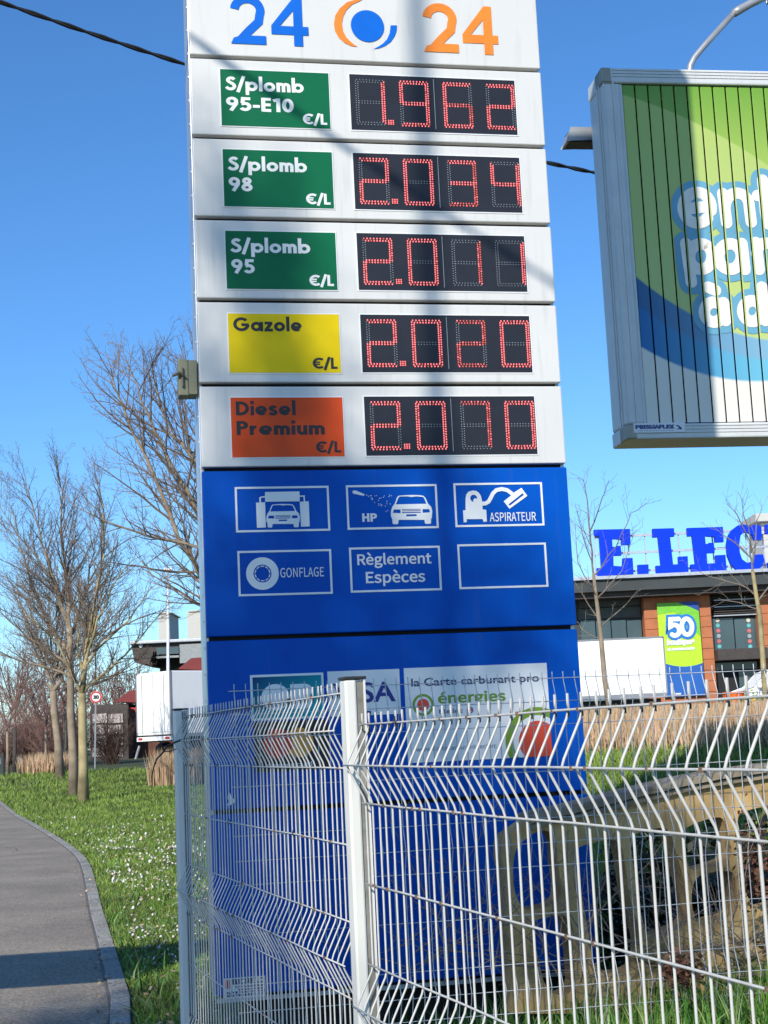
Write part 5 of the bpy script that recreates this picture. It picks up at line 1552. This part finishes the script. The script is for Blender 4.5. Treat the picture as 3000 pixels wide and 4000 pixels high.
# roof sign letters
rsn = empty('roof_sign', (shop.location.x, 79.2, shop.location.z + zr0), 0, 'blue slab letters on rails along the shop roof', 'roof sign'); lr = Loc(rsn, 79.2)
def lets(pts_list, v=.0):
    q = MB(); q.prism([[lr(*zs(*p)) for p in L] for L in pts_list], 0, .35); return q.build('letter', M_LETTER, rsn)
lets([[(333, 525), (607, 519), (612, 638), (545, 640), (543, 600), (500, 594), (470, 596), (474, 655), (502, 657), (502, 648), (536, 648), (543, 720), (480, 722), (482, 800), (550, 805), (553, 742), (627, 740), (635, 862), (362, 878), (355, 818), (390, 816), (372, 570), (338, 570)]])
lets([[(668, 792), (748, 790), (750, 862), (670, 863)]])
lets([[(780, 518), (942, 513), (946, 575), (912, 577), (936, 790), (980, 788), (977, 730), (1047, 727), (1054, 853), (810, 860), (805, 800), (845, 798), (822, 580), (783, 582)]])
lets([[(1043, 512), (1315, 503), (1322, 617), (1258, 620), (1254, 578), (1178, 572), (1184, 633), (1210, 633), (1209, 625), (1246, 625), (1254, 700), (1192, 702), (1196, 783), (1265, 780), (1262, 720), (1335, 716), (1345, 842), (1080, 853), (1070, 790), (1108, 787), (1082, 572), (1048, 574)]])
C = [(1345, 640), (1355, 580), (1380, 530), (1430, 492), (1470, 484), (1500, 490), (1530, 510), (1535, 490), (1588, 488), (1610, 505), (1612, 602), (1555, 604), (1545, 570), (1510, 545), (1475, 545), (1450, 570), (1440, 640), (1445, 700), (1462, 750), (1500, 778), (1545, 765), (1558, 715), (1620, 712), (1635, 760), (1610, 810), (1570, 838), (1500, 845), (1430, 838), (1380, 790), (1352, 720)]
lets([C])
lets([[(1640, 487), (1810, 482), (1813, 545), (1780, 547), (1800, 755), (1850, 753), (1846, 700), (1915, 697), (1922, 825), (1662, 838), (1658, 775), (1700, 773), (1678, 555), (1643, 556)]])
for y in (560, 690, 832):
    q = MB(); a_ = lr(*zs(610, y + 3)); b_ = lr(*zs(1000, y - 8)); x_l = lr(*zs(345, y))[0]; x_r = lr(*zs(2100, y))[0]
    q.box(x_l, x_r, .42, .50, a_[1] - .06, a_[1] + .06); q.build('rail', M_ROOFT, rsn)
q = MB()
for px in range(360, 2000, 130): 
    a_ = lr(*zs(px, 900)); q.box(a_[0], a_[0] + .07, .51, .57, .052, lr(*zs(px, 545))[1])
q.build('rail_posts', M_ROOFT, rsn)
rt_ = bld('roof_plant_room', 2990, 92, 'small pale concrete plant room on the roof at the right edge', 'roof structure'); lc2 = Loc(rt_, 92)
rt_.location.z = shop.location.z + zr0 - .1; lc2 = Loc(rt_, 92)
q = MB(); lc2.rect(q, 2950, 2003, 3100, 2033, 0, 4); q.build('slab', M_TOWER, rt_); q = MB(); lc2.rect(q, 2990, 2034, 3100, 2260, .5, 3.5); q.build('wall', M_TOWER, rt_)

# white van, orange tub, flowering bush
pv = at(2884, 2765, 68); van = empty('white_van', (pv.x, pv.y, terrain(pv.x, pv.y)), 0, 'white van parked at the right edge in front of the shop door', 'van')
dz = pv.z - van.location.z
van.location.z = pv.z - .35
q = MB(); q.prism([[(.05, .35), (.0, .75), (.1, 1.05), (.75, 1.25), (1.35, 1.9), (1.8, 2.0), (5.2, 2.0), (5.3, .35)]], 0, 1.9); q.build('body', M_TRUCK, van, bevel=.05)
q = MB(); q.prism([[(.95, 1.28), (1.42, 1.82), (1.85, 1.86), (1.85, 1.28)]], -.012, -.002); q.build('side_window', M_GLASS, van)
q = MB(); q.box(.02, .16, -.01, .3, .7, .9); q.build('headlight', M_GALV, van)
q = MB(); q.box(.9, 1.1, -.25, -.02, 1.2, 1.45); q.build('wing_mirror', M_TRUCK, van, bevel=.03)
for x in (.95, 4.3):
    q = MB(); q.tube([(x, -.02, .35), (x, .2, .35)], .35, 18); wl = q.build('wheel', M_RUBBER, van)
    q = MB(); q.tube([(x, -.03, .35), (x, -.021, .35)], .2, 12); q.build('rim', M_GALV, wl)
po = at(2871, 2768, 62)
ob = empty('orange_tub', (po.x, po.y, po.z), 0, 'ribbed orange tub standing before the shop doorway', 'tub')
q = MB(); q.tube([(0, 0, 0), (0, 0, .62)], [.36, .43], 16); q.build('tub', M_ORBIN, ob)
q = MB(); q.tube([(0, 0, .62), (0, 0, .68)], [.47, .47], 16); q.build('rim', M_ORBIN, ob)
for j in range(12):
    a_ = 2 * math.pi * j / 12; q = MB(); q.tube([(math.cos(a_) * .37, math.sin(a_) * .37, .02), (math.cos(a_) * .435, math.sin(a_) * .435, .6)], .02, 4); q.build('rib', M_ORBIN, ob)

# ------------------------------------------------------------------ grass, reeds, daisies
rs = np.random.RandomState(5)
VT = np.vectorize(terrain)
def blades(name, P, h, wd, material, lean=.5, segs=1, label=None, curl=0.0):
    n = len(P); ang = rs.uniform(0, 2 * np.pi, n); la = rs.uniform(0, 2 * np.pi, n); ln = np.abs(rs.normal(0, lean, n))
    dx, dy = np.cos(ang) * wd / 2, np.sin(ang) * wd / 2
    Vs = []; 
    for k in range(segs + 1):
        t = k / segs
        off = ln * h * (t ** (1.0 + curl)) 
        z = P[:, 2] + h * t * (1 - .35 * curl * t * np.minimum(ln, 1))
        cx = P[:, 0] + np.cos(la) * off; cy = P[:, 1] + np.sin(la) * off
        wk = (1 - t) ** .7 if k < segs else 0
        if k < segs:
            Vs.append(np.stack([cx - dx * wk, cy - dy * wk, z], 1)); Vs.append(np.stack([cx + dx * wk, cy + dy * wk, z], 1))
        else: Vs.append(np.stack([cx, cy, z], 1))
    m_ = len(Vs); V = np.stack(Vs, 1).reshape(-1, 3); idx = np.arange(n)[:, None] * m_
    F = []
    for k in range(segs - 1):
        a = 2 * k
        F.append(idx + np.array([[a, a + 1, a + 3]])); F.append(idx + np.array([[a, a + 3, a + 2]]))
    a = 2 * (segs - 1); F.append(idx + np.array([[a, a + 1, a + 2]]))
    F = np.concatenate(F, 0)
    o = np_mesh(name, V, F, material)
    return tag(o, label, 'grass' if label else None, kind='stuff')
def wedge(n, y0, y1, r0, r1, power=1.0):
    u = rs.rand(n); y = y0 * (y1 / y0) ** u if power == 1 else y0 + (y1 - y0) * u
    x = y * rs.uniform(r0, r1, n); return x, y
# verge on the left
x, y = wedge(230000, 7.5, 62, -.34, -.02)
keep = x > path_edge(y) + .01 + rs.normal(0, .012, len(x)) * (rs.rand(len(x)) < .3)
x, y = x[keep], y[keep]; z = VT(x, y)
h = np.interp(y, [7, 15, 30, 60], [.038, .05, .075, .12]) * rs.uniform(.5, 1.5, len(x)); wd = np.interp(y, [7, 15, 30, 60], [.007, .012, .022, .04])
blades('lawn', np.stack([x, y, z - .005], 1), h, wd, M_GRASS, .9, 1, 'short green verge grass between the path and the fence')
x, y = wedge(5000, 8, 40, -.34, -.03); keep = x > path_edge(y) + .03; x, y = x[keep], y[keep]; z = VT(x, y)
blades('weed_tufts', np.stack([x, y, z - .005], 1), rs.uniform(.10, .20, len(x)), np.full(len(x), .016), M_TALL, .9, 3, 'taller weed tufts standing out of the verge grass', .8)
x, y = wedge(1500, 8, 30, -.34, -.03); keep = x > path_edge(y) - .25; x, y = x[keep], y[keep]; z = VT(x, y) + .035
n = len(x); a0 = rs.uniform(0, 6.28, n); s_ = rs.uniform(.012, .03, n)
V = np.stack([np.stack([x + np.cos(a0 + k * 1.57) * s_ * (1 if k % 2 else .6), y + np.sin(a0 + k * 1.57) * s_ * (1 if k % 2 else .6), z + rs.normal(0, .006, n)], 1) for k in range(4)], 1).reshape(-1, 3)
tag(np_mesh('fallen_leaves', V, np.arange(n * 4).reshape(-1, 4), M_REED), 'pale dead leaves fallen over the verge and kerb', 'leaves', kind='stuff')
# bank on the right behind the balustrade
x, y = wedge(70000, 8.6, 22, .03, .34); z = VT(x, y)
h = np.interp(y, [8, 22], [.10, .16]) * rs.uniform(.5, 1.5, len(x)); wd = np.interp(y, [8, 22], [.012, .03])
blades('bank_grass', np.stack([x, y, z - .01], 1), h, wd, M_GRASS, .8, 1, 'green grass on the bank right of the pylon')
# dry reeds on the bank and in the ditch
x, y = wedge(26000, 21, 40, .08, .34); z = VT(x, y)
blades('dry_reeds', np.stack([x, y, z - .02], 1), rs.uniform(.5, 1.3, len(x)) * np.interp(y, [21, 29, 34, 40], [.42, .38, .2, .08]), np.full(len(x), .035), M_REED, .2, 2, 'dry straw coloured reeds on the bank below the shop', .5)
g = ground_at(628, 3075)
n = 3500; x = g.x + rs.uniform(-.42, 2.4, n); y = g.y + rs.uniform(0, 2.6, n); z = VT(x, y)
blades('dry_reeds', np.stack([x, y, z], 1), rs.uniform(.7, 1.35, n), np.full(n, .03), M_REED, .12, 2, 'tall dry reeds left of the near fence post', .5)
g = ground_at(150, 3025)
n = 1500; x = g.x + rs.uniform(-.9, .9, n); y = g.y + rs.uniform(0, 3, n); z = VT(x, y)
blades('dry_reeds', np.stack([x, y, z], 1), rs.uniform(.4, .95, n), np.full(n, .04), M_REED, .2, 2, 'low dry reeds beneath the small trees at far left', .5)
# tall grass inside the fenced strip
def strip(n, smin, smax, dmin, dmax):
    s_ = rs.uniform(smin, smax, n); d_ = rs.uniform(dmin, dmax, n)
    return Bp.x + fdir.x * s_ + fdir.y * d_, Bp.y + fdir.y * s_ - fdir.x * d_
n = 26000
x = rs.uniform(-.7, 2.9, n); y = rs.uniform(3.6, 8.3, n)
rel = (x - Bp.x) * fdir.y - (y - Bp.y) * fdir.x
keep = (rel > .05) & (rs.rand(n) < np.clip((x - (-.3)) / 1.2, .10, 1))
x, y = x[keep], y[keep]; z = VT(x, y)
h = rs.uniform(.08, .36, len(x)) * np.clip(.45 + x * .5, .35, 1.2)
blades('tall_grass', np.stack([x, y, z - .01], 1), h, np.full(len(x), .011), M_TALL, .55, 4, 'long lush grass inside the fenced strip', 1.0)
# daisies
n = 9500; x, y = wedge(n, 10, 38, -.31, -.06)
dens = np.exp(-((y - 21) / 9.5) ** 2) * (np.sin(x * 2.1 + y * .5) * np.sin(y * .9 - x) * .35 + .65)
keep = (x > path_edge(y) + .15) & (rs.rand(n) < dens)
x, y = x[keep], y[keep]; z = VT(x, y) + np.interp(y, [7, 15, 30], [.04, .055, .085])
n = len(x); s_ = rs.uniform(.006, .015, n) * np.interp(y, [10, 30], [.8, 1.4]); V = []; a0 = rs.uniform(0, 6.28, n); tx = rs.normal(0, .5, n); ty = rs.normal(-.3, .5, n)
for k in range(6):
    a = a0 + k * np.pi / 3; ox = np.cos(a) * s_; oy = np.sin(a) * s_
    V.append(np.stack([x + ox, y + oy, z + ox * tx + oy * -ty], 1))
V = np.stack(V, 1).reshape(-1, 3)
tag(np_mesh('daisies', V, np.arange(n * 6).reshape(-1, 6), M_DAISY), 'white daisies scattered in the verge grass', 'daisies', kind='stuff')
# brambles behind and through the balustrade
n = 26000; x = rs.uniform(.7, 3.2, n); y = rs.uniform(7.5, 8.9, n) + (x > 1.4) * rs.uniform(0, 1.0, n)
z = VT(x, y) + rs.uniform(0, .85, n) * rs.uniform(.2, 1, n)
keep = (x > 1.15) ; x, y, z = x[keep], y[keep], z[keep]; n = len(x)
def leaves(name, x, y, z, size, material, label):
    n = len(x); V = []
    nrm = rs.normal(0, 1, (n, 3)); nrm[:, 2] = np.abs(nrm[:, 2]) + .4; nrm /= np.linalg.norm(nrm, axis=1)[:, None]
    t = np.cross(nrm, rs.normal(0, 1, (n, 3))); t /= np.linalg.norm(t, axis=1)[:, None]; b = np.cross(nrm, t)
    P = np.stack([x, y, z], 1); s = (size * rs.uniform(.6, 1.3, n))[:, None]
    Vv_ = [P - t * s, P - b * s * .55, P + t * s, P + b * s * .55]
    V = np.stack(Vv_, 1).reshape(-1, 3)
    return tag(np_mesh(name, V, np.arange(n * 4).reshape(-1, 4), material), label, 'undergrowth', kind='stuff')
leaves('brambles', x, y, z, .036, M_LEAFD, 'bramble leaves, shade darkened into their colour, behind the balustrade openings')
rg2 = random.Random(77); q = MB()
for i in range(70):
    px = rg2.choice([rg2.uniform(1500, 2300), rg2.uniform(2300, 3050)]); p = at(px, rg2.uniform(3650, 3850), rg2.uniform(6.7, 7.05))
    d = Vector((rg2.gauss(0, .9), rg2.gauss(0, .15), abs(rg2.gauss(.6, .5)))).normalized()
    pts = limb_points(p, d, rg2.uniform(.25, .85), 6, rg2, .14, .0)
    q.tube(pts, [.0035, .003, .0028, .0024, .002, .0016, .0012], 4, cap=False)
    twigs(q, pts, .003, 1, rg2, dict(CFG, levels=2, spacing=[.3, .12, .1], rmin=.0012, n=[4, 3, 2]), .3)
tag(q.build('dry_brambles', mat('dry_stem', (.20, .15, .12), .8, var=.3)), 'tangled dry stems between rear fence and pylon', 'undergrowth', kind='stuff')
for (px, py, Y, sp, m__, nm) in ((2950, 3360, 6.9, .10, M_DEAD, 'rust brown dead leaves hanging by the balustrade at right'), (2660, 3790, 6.6, .10, M_DEAD, 'rust brown dead leaves at the foot of the rock work')):
    c = at(px, py, Y); n = 420
    leaves('dead_leaves', c.x + rs.normal(0, sp * .45, n), c.y + rs.normal(0, .05, n), c.z + rs.normal(0, sp, n) * (1 if py < 3500 else .3), .018, m__, nm)
# yellow flowering bush by the van
p = at(2960, 2775, 60); n = 900
x = p.x + rs.normal(0, .45, n); y = p.y + rs.normal(0, .3, n); z = p.z + np.abs(rs.normal(0, .25, n))
leaves('flowering_bush', x, y, z, .09, mat('bush_leaf', (1, 1, 1), .5, island=[(.05, .12, .02), (.12, .24, .04), (.20, .32, .05)]), 'green bush with yellow blossoms beside the orange tub')
n = 60; leaves('yellow_blossom', p.x + rs.normal(.1, .3, n), p.y - .5 + rs.normal(0, .1, n), p.z + .3 + rs.normal(0, .12, n), .07, M_YEL, 'yellow blossoms on the bush by the van')
# dry branch caught on the far near-fence post
q = MB(); c = [at(x, y, 6.1) for x, y in ((745, 2885), (700, 2893), (655, 2912), (640, 2935), (612, 2965), (600, 3000), (592, 3040))]
q.tube(c, [.002, .004, .004, .004, .0035, .003, .002], 5).tube([c[3], at(630, 2905, 6.1), at(625, 2895, 6.1)], .002, 4).tube([c[3], at(665, 2935, 6.1), at(690, 2925, 6.1)], .002, 4)
tag(q.build('dry_branch', M_CABLE), 'thin black twig caught on the far fence post', 'twig')

# ------------------------------------------------------------------ things beside and behind the photographer that throw the shade
LD = Vector((math.sin(SUN_AZ), math.cos(SUN_AZ), 0)); TE = math.tan(SUN_EL)
def upsun(x, y, z, D): return Vector((x - LD.x * D, y - LD.y * D, z + TE * D))
# evergreen tree
CL = [(1.75, .95, .16, .2, 220), (2.1, .55, .12, .15, 90), (-.6, .5, .5, .5, 700), (.1, .7, .45, .45, 1300), (.8, .5, .45, .4, 1200), (1.5, .6, .38, .33, 900), (.25, 1.5, .35, .25, 600), (1.0, 1.20, .3, .15, 340), (1.62, 2.13, .26, .055, 190), (1.05, 2.02, .10, .12, 70), (.15, 1.95, .14, .2, 140), (1.28, 2.75, .07, .35, 70), (.5, 1.95, .18, .07, 90),
      (.1, 2.1, .14, .16, 190), (.55, 2.35, .16, .10, 160), (1.25, 2.0, .12, .10, 90), (.40, 2.88, .12, .10, 60), (.74, 2.75, .09, .20, 150), (.66, 3.2, .10, .10, 90), (.10, 3.45, .05, .22, 90), (.43, 3.7, .07, .15, 110),
      (.14, 4.25, .06, .14, 80), (.1, 4.75, .05, .12, 50), (.5, 4.2, .07, .10, 45), (.95, 2.45, .12, .05, 70), (1.75, 2.35, .06, .10, 50), (.2, 2.55, .12, .07, 80),
      (-1.3, .2, .7, .4, 700), (-2.2, -.3, .8, .35, 500), (-3.2, -.2, .6, .3, 300)]
rng = random.Random(5)
D = 20.0
tb0 = upsun(-.6, 7.3, 0, D); tb0.z = 0
ev = empty('evergreen_tree', tb0, 0, 'tall evergreen tree behind the photographer shading the lower pylon', 'tree')
q = MB(); q.tube([(0, 0, -.2), (.1, 0, 6), (0, .1, 12), (0, 0, 17)], [.28, .22, .14, .04], 10); q.build('trunk', M_BARK, ev, smooth=True)
pts = []
def clump(tx, tz, sx, sz, n):
    """a leafy bough whose shade lands around u=tx, z=tz on the pylon"""
    c = upsun(*(FP.w(tx, 0, tz)), D) - tb0
    pts.append((c, sx, sz, n))
for c in CL: clump(*c)
for (x_, y_, z_, sx, sz, n) in ((-.50, 5.1, .35, .22, .35, 300), (-.60, 5.4, 1.0, .18, .30, 260), (-.72, 5.8, 1.5, .14, .18, 160), (-.35, 4.6, .2, .2, .2, 160), (1.15, 7.15, .95, .22, .26, 300), (.95, 7.1, 1.0, .25, .3, 300), (-1.5, 9.7, 0, .45, .3, 420), (-2.1, 9.35, 0, .35, .06, 130), (-2.0, 8.8, 0, .3, .07, 120), (-1.5, 8.6, 0, .5, .2, 350)):
    pts.append((upsun(x_, y_, z_, D) - tb0, sx, sz, n))
q = MB(); X = []
for c, sx, sz, n in pts:
    q.tube([(c.x * .05, c.y * .05, c.z - 2.2), (c.x * .6, c.y * .6, c.z - .5), (c.x, c.y, c.z)], [.05, .035, .012], 5, cap=False)
    X.append(np.stack([c.x + rs.normal(0, sx, n), c.y + rs.normal(0, .5, n), c.z + rs.normal(0, sz, n)], 1))
q.build('boughs', M_BARK, ev)
X = np.concatenate(X)
o = leaves('crown', X[:, 0], X[:, 1], X[:, 2], .07, M_LEAFD, None); o.parent = ev
# lamp post whose straight shadow crosses the price panels
D2 = 12.0; u_, _ = FP(1690, 1200); lp_ = upsun(*(FP.w(u_, 0, 0)), D2); lp_.z = 0
lm = empty('street_lamp', lp_, 0, 'tall grey street lamp standing behind the photographer', 'street lamp')
q = MB(); q.tube([(0, 0, -.1), (0, 0, 7), (0, 0, 13.5)], [.065, .052, .042], 12); q.build('pole', M_GALV, lm, smooth=True)
q = MB(); q.tube([(0, 0, 13.4), (-.6, -.3, 13.7), (-1.6, -.7, 13.8)], .04, 8); q.build('arm', M_GALV, lm)
q = MB(); q.box(-2.3, -1.6, -.85, -.6, 13.72, 13.86); q.build('luminaire', M_GALV, lm, bevel=.02)
# telephone cable overhead
c1 = upsun(*(FP.w(FP(740, 140)[0], 0, FP(740, 140)[1])), 5.0)
c2 = FP.w(FP(2150, 1100)[0], 0, FP(2150, 1100)[1])
# choose the spot up-sun of the second point that lies at the same height
Dz = (c1.z - c2.z) / TE; c2 = upsun(c2.x, c2.y, c2.z, Dz)
dd = c2 - c1
P = [c1 + dd * t + Vector((0, 0, .12 * (t - .5) ** 2 - .03)) for t in [-4 + 9 * i / 160 for i in range(161)]]
cable('telephone_cable', P, .015, 'black twisted telephone cable passing above the photographer')
# unseen board on posts, added to throw the dark band across the path
sb = empty('shadow_board', (-5.6, 6.9, 0), R(8), 'unseen blank board on two posts left of the footpath, added for its shadow', 'road sign')
q = MB(); q.box(-1.4, 2.35, 0, .04, 2.25, 3.45); q.build('board', M_GALV, sb)
for x in (-1.0, .9):
    q = MB(); q.tube([(x, .08, -.1), (x, .08, 3.1)], .04, 8); q.build('post', M_GALV, sb)
